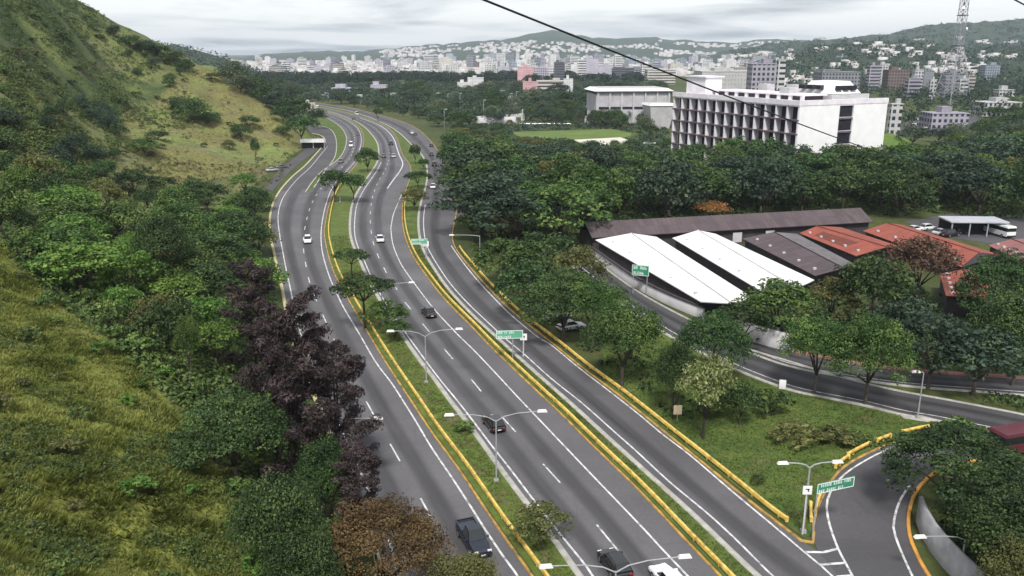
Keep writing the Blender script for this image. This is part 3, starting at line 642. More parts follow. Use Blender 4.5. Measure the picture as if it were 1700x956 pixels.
# ------------------------------------------------------------------ direction signs
SGREEN = mat('green_sign_face', (0.035, 0.20, 0.12), (0.05, 0.25, 0.15), 0.6, 0.5); SWHITE = mat('white_sign_face', (0.8, 0.8, 0.8), (0.7, 0.7, 0.7), 1.0, 0.5); SBLACK = mat('black_sign_print', (0.02, 0.02, 0.02), rough=0.6)
SGREEN2 = mat('pale_green_sign_face', (0.10, 0.33, 0.22), (0.13, 0.38, 0.26), 0.6, 0.5); WPOLE = mat('white_sign_pole', (0.62, 0.6, 0.64), rough=0.6)
def strokes(mb, x0, x1, z, h, y, seed):
    """a line of lettering too small to read: thin upright and level strokes"""
    rr_ = random.Random(seed); x = x0
    while x < x1:
        w = h * rr_.uniform(0.45, 0.65)
        if rr_.random() < 0.86:
            mb.box((x + 0.04, y, z), (h * 0.16, 0.012, h))
            if rr_.random() < 0.7: mb.box((x + w - 0.04, y, z), (h * 0.16, 0.012, h * rr_.choice((1, 0.6))))
            for zz in rr_.sample((0, 0.42, 0.84), rr_.choice((1, 2))): mb.box((x + w / 2, y + 0.004, z + h * zz), (w * 0.8, 0.012, h * 0.16))
        x += w + h * 0.22
def sign(loc, rz, w, h, zc_, label, m, lines, seed, poles=(-0.3, 0.3), tilt=0.0, arrow=True):
    o = thing('direction_sign', label, 'road sign', loc, rz, None); o.rotation_euler[1] = tilt
    p = MB(); p.box((0, 0, zc_ - h / 2), (w, 0.06, h)); pn = p.build('panel', m, o)
    t = MB(); n = len(lines)
    for k, (a, b_) in enumerate(lines):
        strokes(t, -w / 2 + a * w, -w / 2 + b_ * w, zc_ + h / 2 - h * (k + 0.78) / n, h * 0.52 / n, -0.04, seed + k)
    t.build('lettering', SWHITE, pn)
    f = MB(); e = 0.07
    for zz in (-h / 2 + 0.03, h / 2 - 0.03 - e): f.box((0, -0.035, zc_ + zz), (w - 0.06, 0.014, e))
    for xx in (-w / 2 + 0.06, w / 2 - 0.06): f.box((xx, -0.035, zc_ - h / 2 + 0.1), (e, 0.014, h - 0.2))
    f.build('border', SWHITE, pn)
    for x in poles:
        q = MB(); q.tube([(x * w, 0.09, 0), (x * w, 0.09, zc_ + h / 2 - 0.1)], 0.07, 8); q.build('pole', POLE, o)
    return o
def route_marker(loc, rz, h, s, label, r=0.1):
    o = thing('route_marker', label, 'road sign', loc, rz)
    p = MB(); p.tube([(0, 0.1, 0), (0, 0.1, h + s * .4)], r, 10); p.build('pole', WPOLE, o)
    p = MB(); p.box((0, 0, h - s / 2), (s, 0.05, s)); pn = p.build('panel', SWHITE, o)
    t = MB(); t.box((0, -0.035, h + s * 0.08), (s * 0.42, 0.02, s * 0.1)); t.box((s * 0.1, -0.035, h - s * 0.18), (s * 0.12, 0.02, s * 0.28)); t.build('emblem', SBLACK, pn)
    return o
def flip(rz): return rz
# sign over the green strip half way along the service road
x, y, _ = P(846, 600); sign((x, y, 0), 0.10, 3.7, 1.2, 3.9, 'pale green direction sign on the narrow strip beside a white route marker', SGREEN2, [(0.06, 0.62), (0.06, 0.5)], 3, poles=(0.12,))
x, y, _ = P(869, 592); route_marker((x, y, 0), 0.05, 2.9, 0.95, 'white square route marker on a white pole beside the pale green sign')
x, y, _ = P(697, 432); sign((x, y, 0), 0.1, 3.3, 1.15, 3.9, 'small far green direction sign over the narrow strip by the service road', SGREEN2, [(0.06, 0.8), (0.06, 0.6)], 5, poles=(0.35,))
x, y, _ = P(708, 428); route_marker((x, y, 0), 0.05, 3.0, 1.1, 'far white route marker at the strip edge beside the small green sign')
x, y, _ = P(1337, 884); sign((x + 2.05, y - 0.35, 0), 0.36, 4.0, 1.0, 4.85, 'dark green two line direction sign reaching over the ramp from the island tip lamp', SGREEN, [(0.05, 0.95), (0.05, 0.7)], 8, poles=(-0.46,))
x, y, _ = P(1332, 884); route_marker((x - 0.1, y - 0.4, 0), 0.0, 4.4, 0.8, 'white route marker on the island tip in front of the lamp pole', 0.06)
# ------------------------------------------------------------------ foliage
def leaves(C, Nn, l, w, var, bend=0.25):
    """diamond leaves: C centres, Nn normals, l/w length and width arrays, var per leaf -> V, Q, var"""
    n = len(C); r = rng.normal(size=(n, 3)); t1 = r - Nn * (r * Nn).sum(1)[:, None]; t1 /= np.linalg.norm(t1, axis=1)[:, None] + 1e-9
    t2 = np.cross(Nn, t1); l = np.broadcast_to(l, n)[:, None] * .5; w = np.broadcast_to(w, n)[:, None] * .5
    V = np.stack([C - t1 * l, C + t2 * w + Nn * bend * w, C + t1 * l, C - t2 * w + Nn * bend * w], 1).reshape(-1, 3)
    return V, np.arange(4 * n).reshape(n, 4), np.asarray(var)
def unit(n):
    v = rng.normal(size=(n, 3)); return v / (np.linalg.norm(v, axis=1)[:, None] + 1e-9)
def clumps_to_leaves(cc, cr, per, ls, flat=0.62, up=0.35, lw=0.62, jit=0.55, vclump=None):
    """cc clump centres (k,3), cr radii (k,); leaves sit on lumpy shells and face outward"""
    k = len(cc); n = k * per; ci = np.repeat(np.arange(k), per)
    d = unit(n); d[:, 2] = np.where((d[:, 2] < -0.25) & (rng.random(n) < 0.6), -d[:, 2], d[:, 2])
    rad = rng.uniform(0.55, 1.05, n) ** 0.7
    off = d * rad[:, None] * cr[ci][:, None]; off[:, 2] *= flat
    C = cc[ci] + off
    nn = d + rng.normal(size=(n, 3)) * jit; nn[:, 2] += up; nn /= np.linalg.norm(nn, axis=1)[:, None]
    vc = rng.random(k) if vclump is None else vclump
    var = np.clip(vc[ci] * 0.55 + rng.random(n) * 0.45, 0, 1)
    s = ls * rng.uniform(0.65, 1.35, n)
    return leaves(C, nn, s, s * lw, var)
def trunk_mesh(name, h0, targets, r0, m, lean=(0, 0)):
    """tapered trunk that splits into limbs reaching the given crown points"""
    b = MB(); top = (lean[0], lean[1], h0)
    b.tube([(0, 0, -0.6), (0.02, 0, 0.25), (lean[0] * .4 + .05, lean[1] * .4, h0 * .5), top], [r0 * 1.35, r0, r0 * .82, r0 * .7], 9)
    for t in targets:
        mid = tuple(top[i] * .5 + t[i] * .5 + (0.25 * (t[2] - h0) * .3 if i == 2 else random.uniform(-.25, .25)) for i in range(3))
        b.tube([top, mid, tuple(t)], [r0 * .55, r0 * .34, r0 * .12], 6)
    return b.mesh(name, m, smooth=True)
BARK = mat('grey_brown_bark', (0.11, 0.09, 0.075), (0.055, 0.045, 0.038), 3.0, 0.95, 0.6); BARKD = mat('dark_bark', (0.05, 0.042, 0.038), (0.025, 0.02, 0.02), 3.0, 0.95, 0.6); BARKP = mat('pale_bark', (0.30, 0.28, 0.25), (0.18, 0.16, 0.14), 3.0, 0.95, 0.5)
LEAF = {
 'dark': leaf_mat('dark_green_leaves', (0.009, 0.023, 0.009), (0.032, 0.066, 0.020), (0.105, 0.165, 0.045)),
 'mid': leaf_mat('mid_green_leaves', (0.014, 0.036, 0.010), (0.054, 0.102, 0.024), (0.16, 0.225, 0.055)),
 'bright': leaf_mat('bright_green_leaves', (0.034, 0.080, 0.013), (0.085, 0.165, 0.027), (0.19, 0.28, 0.065)),
 'olive': leaf_mat('olive_leaves', (0.042, 0.050, 0.016), (0.100, 0.108, 0.032), (0.19, 0.19, 0.065)),
 'purple': leaf_mat('purple_brown_needles', (0.014, 0.009, 0.010), (0.035, 0.024, 0.025), (0.085, 0.063, 0.058), 0.1),
 'rust': leaf_mat('rust_brown_leaves', (0.050, 0.030, 0.015), (0.115, 0.070, 0.030), (0.20, 0.13, 0.055)),
 'blue': leaf_mat('bluish_green_leaves', (0.010, 0.022, 0.015), (0.030, 0.056, 0.034), (0.085, 0.125, 0.065)),
 'sage': leaf_mat('hazed_grey_green_leaves', (0.032, 0.046, 0.026), (0.070, 0.094, 0.052), (0.14, 0.17, 0.09)),  # paler tone paints distance haze into the leaf colour
 'deep': leaf_mat('very_dark_leaves', (0.007, 0.015, 0.009), (0.015, 0.029, 0.014), (0.032, 0.052, 0.022)),
 'pale': leaf_mat('pale_yellow_blossom', (0.05, 0.085, 0.02), (0.17, 0.20, 0.06), (0.45, 0.45, 0.22)),
 'flame': leaf_mat('orange_blossom', (0.05, 0.065, 0.016), (0.20, 0.085, 0.03), (0.48, 0.18, 0.07)),
 'russet': leaf_mat('russet_leaves', (0.035, 0.024, 0.016), (0.095, 0.052, 0.036), (0.18, 0.10, 0.065)),
 'scrub': leaf_mat('hillside_scrub_leaves', (0.020, 0.042, 0.013), (0.058, 0.092, 0.025), (0.15, 0.19, 0.05)),
 'grass': leaf_mat('long_meadow_grass', (0.075, 0.105, 0.022), (0.19, 0.245, 0.048), (0.34, 0.385, 0.11), 0.42),
 'lawn': leaf_mat('short_verge_grass_blades', (0.055, 0.085, 0.015), (0.110, 0.145, 0.030), (0.20, 0.205, 0.06), 0.3),
}
PROTO = {}
def proto(key, style, Rr, z0, z1, ncl, per, ls, leaf, seed, bark=BARK, h0=None, r0=0.25, clr=None):
    global rng
    keep = rng; rng = np.random.default_rng(seed); random.seed(seed)
    if style == 'umbrella':
        a = rng.uniform(0, 2 * np.pi, ncl); rr_ = Rr * np.sqrt(rng.random(ncl)) * 0.9 * (0.8 + 0.35 * vnoise(np.cos(a) * 1.5 + seed, np.sin(a) * 1.5, 5))
        z = z1 - (z1 - z0) * (0.62 * (rr_ / Rr) ** 2 + 0.30 * rng.random(ncl)); cc = np.stack([np.cos(a) * rr_, np.sin(a) * rr_, z], 1); cr = Rr * rng.uniform(0.17, 0.30, ncl) if clr is None else rng.uniform(*clr, ncl); fl = 0.5
    elif style == 'round':
        d = unit(ncl); d[:, 2] = np.abs(d[:, 2]) * 1.25 - 0.25; k = rng.uniform(0.35, 0.9, ncl) ** .6 * (0.8 + 0.4 * vnoise(d[:, 0] * 1.7 + seed, d[:, 1] * 1.7 + d[:, 2], 6))
        cc = np.stack([d[:, 0] * Rr * k, d[:, 1] * Rr * k, (z0 + z1) / 2 + d[:, 2] * k * (z1 - z0) / 2], 1); cr = Rr * rng.uniform(0.2, 0.36, ncl); fl = 0.7
    elif style == 'plume':       # feathery sprays on rising limbs, open between them
        cc, cr = [], []
        nb = max(8, ncl // 9)
        for b_ in range(nb):
            az = rng.uniform(0, 2 * np.pi); zb = z0 + (z1 - z0) * (b_ / nb) ** .9; L = Rr * rng.uniform(0.55, 1.1) * (1.05 - 0.62 * (zb - z0) / (z1 - z0)); rise = rng.uniform(0.15, 0.6)
            for q in np.linspace(0.25, 1, 9): cc.append((math.cos(az) * L * q, math.sin(az) * L * q, zb + L * q * rise + rng.normal() * .15)); cr.append(Rr * rng.uniform(.09, .15))
        cc = np.array(cc); cr = np.array(cr); fl = 0.8
    if style == 'plume': V, Q, v = clumps_to_leaves(cc, cr, per, ls, fl, 0.3, 0.3, 0.7)
    else: V, Q, v = clumps_to_leaves(cc, cr, per, ls, fl)
    V += rng.normal(size=(1, 3)) * 0
    me = raw_mesh('crown_mesh', V, Q, LEAF[leaf], attr=v)
    h0 = h0 or z0 * 0.8; sel = rng.choice(len(cc), min(7, len(cc)), replace=False)
    tm = trunk_mesh('trunk_mesh', h0, [tuple(cc[k] * [0.8, 0.8, 1] - [0, 0, 0.2]) for k in sel] + ([(0.1, 0, z1 * .9)] if style == 'plume' else []), r0, bark)
    PROTO[key] = (me, tm, Rr, z1); rng = keep
# shape x leaf colour: crowns about 10 m tall
for lf in ('dark', 'mid', 'bright', 'olive', 'blue'):
    proto('umbrella_' + lf, 'umbrella', 6.2, 4.2, 10, 64, 42, 0.55, lf, 11 + len(lf)); proto('round_' + lf, 'round', 4.6, 2.8, 10, 60, 42, 0.5, lf, 23 + len(lf))
    proto('spread_' + lf, 'umbrella', 5.2, 2.6, 10, 76, 38, 0.5, lf, 37 + len(lf))
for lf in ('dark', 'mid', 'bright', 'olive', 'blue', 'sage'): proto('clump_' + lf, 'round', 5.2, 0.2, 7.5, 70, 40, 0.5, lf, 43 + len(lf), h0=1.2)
for lf in ('flame', 'russet', 'pale'): proto('round_' + lf, 'round', 4.8, 3.2, 10, 70, 40, 0.42, lf, 51 + len(lf), BARKD)
proto('fine_bright', 'round', 4.6, 3.0, 10, 120, 100, 0.26, 'mid', 61); proto('fine_spread', 'umbrella', 5.4, 3.2, 10, 140, 95, 0.26, 'mid', 63, clr=(0.8, 1.5)); proto('fine_dark', 'round', 5.0, 1.6, 10, 150, 110, 0.27, 'dark', 65)
proto('fine_spread_dark', 'umbrella', 5.6, 2.4, 10, 150, 100, 0.27, 'dark', 67, clr=(0.8, 1.5))
proto('plume_purple', 'plume', 5.2, 2.2, 17, 330, 56, 0.4, 'purple', 71, BARKD, h0=7, r0=0.32); proto('plume_purple2', 'plume', 5.0, 1.8, 15, 330, 56, 0.4, 'purple', 77, BARKD, h0=6, r0=0.3)
proto('rust', 'umbrella', 5.0, 2.6, 9, 150, 120, 0.2, 'rust', 83, BARKD, clr=(0.7, 1.35)); proto('fine_olive', 'round', 4.2, 1.2, 8, 110, 100, 0.22, 'olive', 85, BARKD)
proto('flat_dark', 'umbrella', 6.0, 6.6, 9.4, 70, 60, 0.42, 'dark', 91, BARKD, clr=(0.9, 1.5))
for lf in ('mid', 'olive', 'scrub', 'bright'):
    proto('bush_' + lf, 'round', 1.5, 0.1, 2.1, 22, 34, 0.30, lf, 95 + len(lf), h0=0.3, r0=0.06)
TREE_N = 0
def tree(kind, x, y, h, wd, label, group=None, z=None, cat='tree', rz=None, name=None):
    global TREE_N; TREE_N += 1
    me, tm, r0, hh = PROTO[kind]
    if z is None: z = float(max(T(np.array([x]), np.array([y]))[0], 0.0)) if x < edge_d(0, y) else 0.0
    o = thing(name or cat, label, cat, (x, y, z - 0.05), rnd.uniform(0, 6.28) if rz is None else rz, group)
    s = wd / (2 * r0); o.scale = (s, s * rnd.uniform(.92, 1.08), h / hh)
    link('crown', me, o); link('trunk', tm, o)
    return o
rnd = random.Random(5)
def tpx(kind, px, pyb, pyt, wpx, label, group=None, name=None, cat='tree'):
    """tree standing at photo pixel (px, pyb) on the ground, its top at row pyt, wpx wide in the photo"""
    q, _ = PT([px], [pyb]); x, y, z = q[0] if px < 760 else P(px, pyb)
    zc = y * CT + (H - z) * ST; k = F / zc
    top = H - (pyt - YH) * CT * zc / F
    return tree(kind, x, y, max(top - z, 1.0), wpx / k, label, group, z=z, name=name, cat=cat)

# ---- trees one can tell apart, near to far
MG = 'trees on the grass medians'
for a in [
 ('flat_dark', 585, 470, 412, 62, 'dark rounded tree in the wide median just above the flat topped pair'),
 ('flat_dark', 606, 550, 456, 104, 'wide flat topped dark tree leaning over the hill carriageway from the median'),
 ('spread_mid', 643, 560, 494, 76, 'green bushy tree at the foot of the median lamp among flat topped trees'),
 ('round_mid', 656, 572, 528, 52, 'small low green tree nearest the narrow tip of the median lawn'),
 ('spread_olive', 898, 905, 826, 100, 'thin olive green young tree beside the white line of the middle carriageway'),
 ('umbrella_dark', 556, 338, 279, 64, 'dark broad tree of the round pair where the hill carriageways merge'),
 ('umbrella_dark', 588, 340, 286, 54, 'darker smaller tree of the round pair where the hill carriageways merge'),
 ('spread_dark', 611, 288, 243, 44, 'dark tree filling the grass wedge between both carriageways'),
 ('spread_olive', 688, 352, 309, 50, 'round olive tree nearest on the narrow green strip'),
 ('umbrella_dark', 694, 316, 283, 48, 'flat dark tree second along the narrow green strip'),
 ('round_dark', 690, 275, 238, 22, 'narrow pointed dark tree on the traffic island of the service road'),
 ('round_dark', 704, 284, 262, 22, 'low dark bush-like tree beside the pointed island tree'),
 ('round_dark', 628, 203, 177, 16, 'lone round dark tree standing between carriageways on the far bend'),
 ('bush_mid', 770, 716, 697, 38, 'low dark bush on the median lawn beside the black hatchback')]: tpx(*a, group=MG, name='median_tree')
for a in [
 ('fine_bright', 1032, 640, 492, 134, 'bright green full tree leaning over the lawn by the service road barrier'),
 ('fine_spread_dark', 935, 565, 440, 150, 'big dark tree with pale trunk bands behind the service road barrier'),
 ('fine_spread', 985, 575, 455, 120, 'spreading mid green tree between the big dark tree and the bright green tree'),
 ('spread_dark', 880, 532, 425, 120, 'dark spreading tree hugging the service road barrier'),
 ('spread_mid', 840, 480, 388, 110, 'loose green tree where the service road barrier starts'),
 ('spread_dark', 905, 470, 378, 112, 'dark tree with a lighter top behind the barrier start'),
 ('spread_olive', 960, 500, 402, 100, 'olive green tree beside the warehouse street'),
 ('umbrella_dark', 785, 400, 352, 70, 'dark flat tree overhanging the service road lay-by'),
 ('spread_olive', 830, 405, 340, 76, 'pale olive tree over the lay-by beyond the flat dark tree'),
 ('round_pale', 1167, 728, 578, 96, 'slender tree with pale yellow blossom on the island lawn'),
 ('fine_dark', 1118, 690, 560, 70, 'dark green tree leaning behind the pale blossom tree'),
 ('round_dark', 1228, 706, 628, 62, 'dark low tree on the island lawn right of the blossom tree'),
 ('spread_russet', 0, 0, 0, 0, ''),
 ('fine_spread_dark', 1180, 636, 508, 130, 'dark spreading palm-like tree behind the blossom tree'),
 ('fine_spread', 1352, 655, 515, 125, 'bright topped tree with a straight trunk at the side street kerb'),
 ('fine_spread', 1436, 672, 512, 165, 'largest bright green tree at the side street kerb with a slim trunk'),
 ('spread_blue', 1540, 645, 508, 150, 'bluish green tree behind the largest kerbside tree'),
 ('spread_blue', 1615, 655, 530, 150, 'wide bluish tree over the far carriageway of the side street'),
 ('fine_dark', 1680, 640, 470, 130, 'tall dark tree at the picture edge beyond the side street'),
 ('round_dark', 1445, 560, 418, 120, 'dark tree standing between brown roof and red roof'),
 ('spread_mid', 1290, 562, 456, 140, 'mixed green tree below the second white warehouse roof'),
 ('spread_olive', 1375, 545, 455, 84, 'yellow green tree below the brown warehouse roof'),
 ('round_russet', 1520, 505, 385, 120, 'russet brown tree in front of the red roofs'),
 ('fine_spread_dark', 1655, 560, 410, 150, 'broad dark tree with rusty patches before the red roofs'),
 ('spread_blue', 1500, 600, 485, 120, 'hazy green tree behind the bluish kerbside tree'),
 ('spread_dark', 1232, 575, 498, 110, 'low dark tree under the front corner of the first white roof'),
 ('fine_spread_dark', 1575, 850, 698, 235, 'very large dark tree overhanging the ramp road'),
 ('fine_dark', 1690, 985, 800, 200, 'large dark green tree at the bottom corner behind the ramp fence'),
 ('fine_olive', 1690, 1060, 880, 150, 'olive tinted tree lowest at the corner behind the ramp fence')]:
    if a[1]: tpx(*a, group='trees around the island and side street', name='street_tree')
for a in [
 ('plume_purple', 505, 830, 474, 190, 'tallest purple brown feathery tree beside the hill carriageway'),
 ('plume_purple2', 462, 770, 520, 150, 'purple brown feathery tree set back behind the tallest one'),
 ('plume_purple2', 566, 808, 552, 150, 'purple brown feathery tree reaching farthest over the road'),
 ('plume_purple', 430, 640, 430, 130, 'dusky purple tree uphill at the road verge'),
 ('plume_purple2', 600, 900, 722, 130, 'low dark feathery tree between the lamp arm and the brown tree'),
 ('fine_dark', 545, 875, 712, 100, 'dark green tree squeezed between the feathery trees and the brown tree'),
 ('rust', 636, 1010, 812, 215, 'rust brown tree close to the bottom edge by the road'),
 ('fine_olive', 770, 1060, 905, 150, 'dark olive tree at the bottom edge below the navy pickup'),
 ('fine_spread_dark', 392, 800, 636, 190, 'broad dark green tree shading the meadow edge'),
 ('fine_dark', 470, 960, 770, 150, 'dark green tree between the meadow tip and the brown tree'),
 ('fine_dark', 505, 1030, 865, 130, 'dark green bushy tree at the bottom beside the meadow tip'),
 ('fine_bright', 318, 640, 512, 44, 'narrow vine covered tree stump rising from the meadow edge'),
 ('fine_dark', 275, 480, 352, 96, 'dark leafy tree with a bright top in the middle of the wooded gully'),
 ('round_dark', 350, 470, 380, 110, 'dull dark tree beside the road verge above the purple trees')]: tpx(*a, group='trees between meadow and highway', name='roadside_tree')

# ---- woods whose trees are still told apart: seeded over their area, each labelled by place
ORD = ['', 'second', 'third', 'fourth', 'fifth', 'sixth', 'seventh', 'eighth', 'ninth', 'tenth', 'eleventh', 'twelfth', 'thirteenth', 'fourteenth', 'fifteenth', 'sixteenth', 'seventeenth', 'eighteenth', 'nineteenth', 'twentieth']
WORDS = {'dark': 'dark green', 'mid': 'mid green', 'bright': 'bright green', 'olive': 'olive green', 'blue': 'bluish green', 'umbrella': 'flat topped', 'round': 'round headed', 'spread': 'spreading', 'bush': 'bushy', 'clump': 'low crowned', 'flame': 'orange flowering', 'russet': 'russet', 'scrub': 'dull green', 'sage': 'grey green'}
def poisson(sample, dmin, want, ok=None, tries=40):
    out = []
    for _ in range(tries):
        for q in sample():
            if all((q[0] - p[0]) ** 2 + (q[1] - p[1]) ** 2 > dmin ** 2 for p in out) and (ok is None or ok(q)): out.append(q)
            if len(out) >= want: return out
    return out
def wood(pts, kinds, wts, hr, wr, place, rows, group, name, cat='tree', cap=None):
    """pts: world points; labels say colour, shape, row and the order from the left within that row"""
    it = []
    for q in pts:
        k = rnd.choices(kinds, wts)[0]; px = proj(q[0], q[1], q[2])[0]; it.append((q, k, px))
    it.sort(key=lambda t: t[0][1]); per = max(1, math.ceil(len(it) / len(rows))); count = {}
    for ri in range(len(rows)):
        row = sorted(it[ri * per:(ri + 1) * per], key=lambda t: t[2])
        tot = {}
        for q, k, px in row: tot[k] = tot.get(k, 0) + 1
        seen = {}
        for q, k, px in row:
            seen[k] = seen.get(k, 0) + 1; s_, c_ = k.split('_'); nm = f"{WORDS[c_]} {WORDS[s_]} {'shrub' if cat == 'shrub' else 'tree'}"
            o_ = ('first' if seen[k] == 1 else ORD[seen[k] - 1]) if seen[k] <= 20 else 'farther'
            lab = f"{o_} {nm} from the left, {rows[ri]}, {place}" if tot[k] > 1 else f"only {nm} in {rows[ri]}, {place}"
            h = rnd.uniform(*hr)
            if cap:
                zc_ = proj(*q)[2]; h = max(min(h, H - (np.interp(px, *cap) - YH) * CT * zc_ / F + rnd.uniform(-1, .6)), 3.5)
            if cat == 'shrub': tree(k, q[0], q[1], h, h * rnd.uniform(*wr), lab, group, z=q[2], cat='shrub', name=name)
            else: tree(k, q[0], q[1], h, h * rnd.uniform(*wr), lab, group, z=q[2], name=name)
ROADS_PX = [L_OUT + L_RK[::-1], [(430,330)] + L1_R + L2_L[::-1], M_LK + M_RK[::-1], R_LK + R_RK[::-1], STREET_N + STREET_F[::-1], STREET2_N + STREET2_F[::-1], RAMP_L + RAMP_R[::-1]]
BLD = []                                    # footprints to keep free (world polygons), filled below
KEEP = [world([(968,418),(1000,372),(1450,352),(1640,395),(1640,505),(1560,505),(1440,420),(1365,470),(1260,520),(1170,545)]), np.array([(48,352),(60,372),(150,330),(145,292),(96,272)]), world([(1035,241),(958,240),(940,232),(850,227),(850,219),(1018,214),(1052,222)]), world([(1500,410),(1720,430),(1720,370),(1520,352)])]
def free(q, pad=2.5):
    px, py, _ = proj(q[0], q[1], 0)
    for R_ in ROADS_PX:
        for dx, dy in ((0, 0), (pad, 0), (-pad, 0), (0, pad), (0, -pad)):
            a, b_, _ = proj(q[0] + dx, q[1] + dy, 0)
            if inpoly(a, b_, R_): return False
    for K in KEEP:
        if inpoly(q[0], q[1], [tuple(t) for t in K]): return False
    return True
BELT = [(762,340),(752,290),(748,258),(790,262),(850,276),(940,280),(1090,286),(1290,286),(1480,276),(1600,264),(1720,262),(1720,366),(1520,362),(1440,368),(1200,372),(985,388),(930,425),(880,440),(790,392),(752,372)]
BW = world(BELT)
def samp_poly(Wp, n=400):
    lo, hi = Wp.min(0), Wp.max(0)
    def f():
        x = rnd_np.uniform(lo[0], hi[0], n); y = rnd_np.uniform(lo[1], hi[1], n); k = inpoly(x, y, [tuple(t) for t in Wp])
        return [(a, b_, 0.0) for a, b_ in zip(x[k], y[k])]
    return f
rnd_np = np.random.default_rng(21)
pts = poisson(samp_poly(BW), 9.0, 128, free)
wood(pts, ['umbrella_dark', 'umbrella_mid', 'spread_dark', 'spread_mid', 'round_dark', 'umbrella_olive', 'spread_blue', 'round_mid', 'clump_blue', 'clump_dark', 'clump_mid'], [6, 2, 6, 2, 3, 1.2, 4, 1, 3, 3, 1], (9.5, 15), (1.15, 1.6), 'wood below concrete block', ['front row', 'second row', 'third row', 'fourth row', 'fifth row', 'back row'], 'trees in the wood below the long concrete building', 'wood_tree', cap=((740, 790, 850, 1080, 1120, 1250, 1330, 1390, 1470, 1720), (208, 222, 236, 238, 244, 222, 236, 220, 240, 216)))
BELT2 = [(748,240),(762,214),(850,209),(862,216),(848,228),(850,236),(945,243),(1040,246),(1108,240),(1108,282),(950,274),(850,272),(790,258),(752,254)]
pts = poisson(samp_poly(world(BELT2)), 7.5, 54, lambda q: free(q, 2))
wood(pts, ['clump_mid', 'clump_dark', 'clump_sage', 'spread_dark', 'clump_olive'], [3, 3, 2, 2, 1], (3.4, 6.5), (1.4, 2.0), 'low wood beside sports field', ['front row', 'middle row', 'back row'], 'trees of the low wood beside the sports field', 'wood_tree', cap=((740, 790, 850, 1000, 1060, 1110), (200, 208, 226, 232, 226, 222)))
BELT4 = [(560,172.5),(640,187),(705,206),(744,232),(752,212),(800,207),(862,207),(862,197),(775,199),(700,188),(640,177),(590,167)]
pts = poisson(samp_poly(world(BELT4)), 8.5, 26, lambda q: free(q, 3))
wood(pts, ['clump_dark', 'clump_sage', 'clump_blue', 'spread_dark'], [4, 3, 2, 2], (4.0, 8.0), (1.4, 2.0), 'roadside belt of far bend', ['front row', 'back row'], 'trees along the outside of the far bend', 'far_tree')
GYMT = [(868,190),(955,188),(985,200),(1110,206),(1110,236),(1066,236),(1060,216),(985,213),(868,209)]
pts = poisson(samp_poly(world(GYMT)), 6.5, 30, lambda q: True)
wood(pts, ['clump_dark', 'clump_sage', 'spread_dark', 'clump_blue'], [3, 2, 2, 2], (7.0, 11.5), (1.0, 1.5), 'before the gymnasium', ['front row', 'back row'], 'trees before the gymnasium', 'far_tree')
BELT3 = [(1472,262),(1512,240),(1520,230),(1640,226),(1646,180),(1720,176),(1720,260),(1600,260)]
pts = poisson(samp_poly(world(BELT3)), 9.0, 30, lambda q: free(q, 3))
wood(pts, ['clump_mid', 'clump_dark', 'clump_blue', 'spread_dark', 'clump_sage'], [2, 4, 3, 2, 1], (5.0, 9.5), (1.3, 1.8), 'wood round far car park', ['front row', 'middle row', 'back row'], 'trees round the far car park', 'wood_tree')
tpx('round_flame', 1182, 372, 332, 62, 'orange flowering tree at the front of the wood above the brown roof', name='wood_tree')
tpx('round_flame', 1140, 352, 305, 70, 'yellow orange tinged tree behind the orange flowering tree', name='wood_tree')

# gully trees below the golden spur
GUL = [(0,330),(30,300),(200,318),(300,318),(420,322),(452,340),(445,420),(462,470),(440,520),(380,640),(300,600),(210,545),(120,480),(40,420),(0,390)]
def samp_px(poly, n=160):
    a = np.array(poly); lo, hi = a.min(0), a.max(0)
    def f():
        x = rnd_np.uniform(lo[0], hi[0], n); y = rnd_np.uniform(lo[1], hi[1], n); k = inpoly(x, y, poly)
        if not k.any(): return []
        q, ok = PT(x[k], y[k]); return [tuple(t) for t, o_ in zip(q, ok) if o_ and edge_d(t[0], t[1]) > 3.0]
    return f
pts = poisson(samp_px(GUL), 4.9, 60, None, 30)
wood(pts, ['spread_mid', 'clump_dark', 'spread_dark', 'clump_olive', 'clump_mid', 'clump_bright', 'spread_bright', 'round_bright'], [3, 3, 3, 2, 4, 3, 2, 2], (4.2, 7.6), (1.1, 1.7), 'wooded gully', ['front row', 'second row', 'third row', 'fourth row', 'back row'], 'trees in the wooded gully below the golden spur', 'gully_tree')
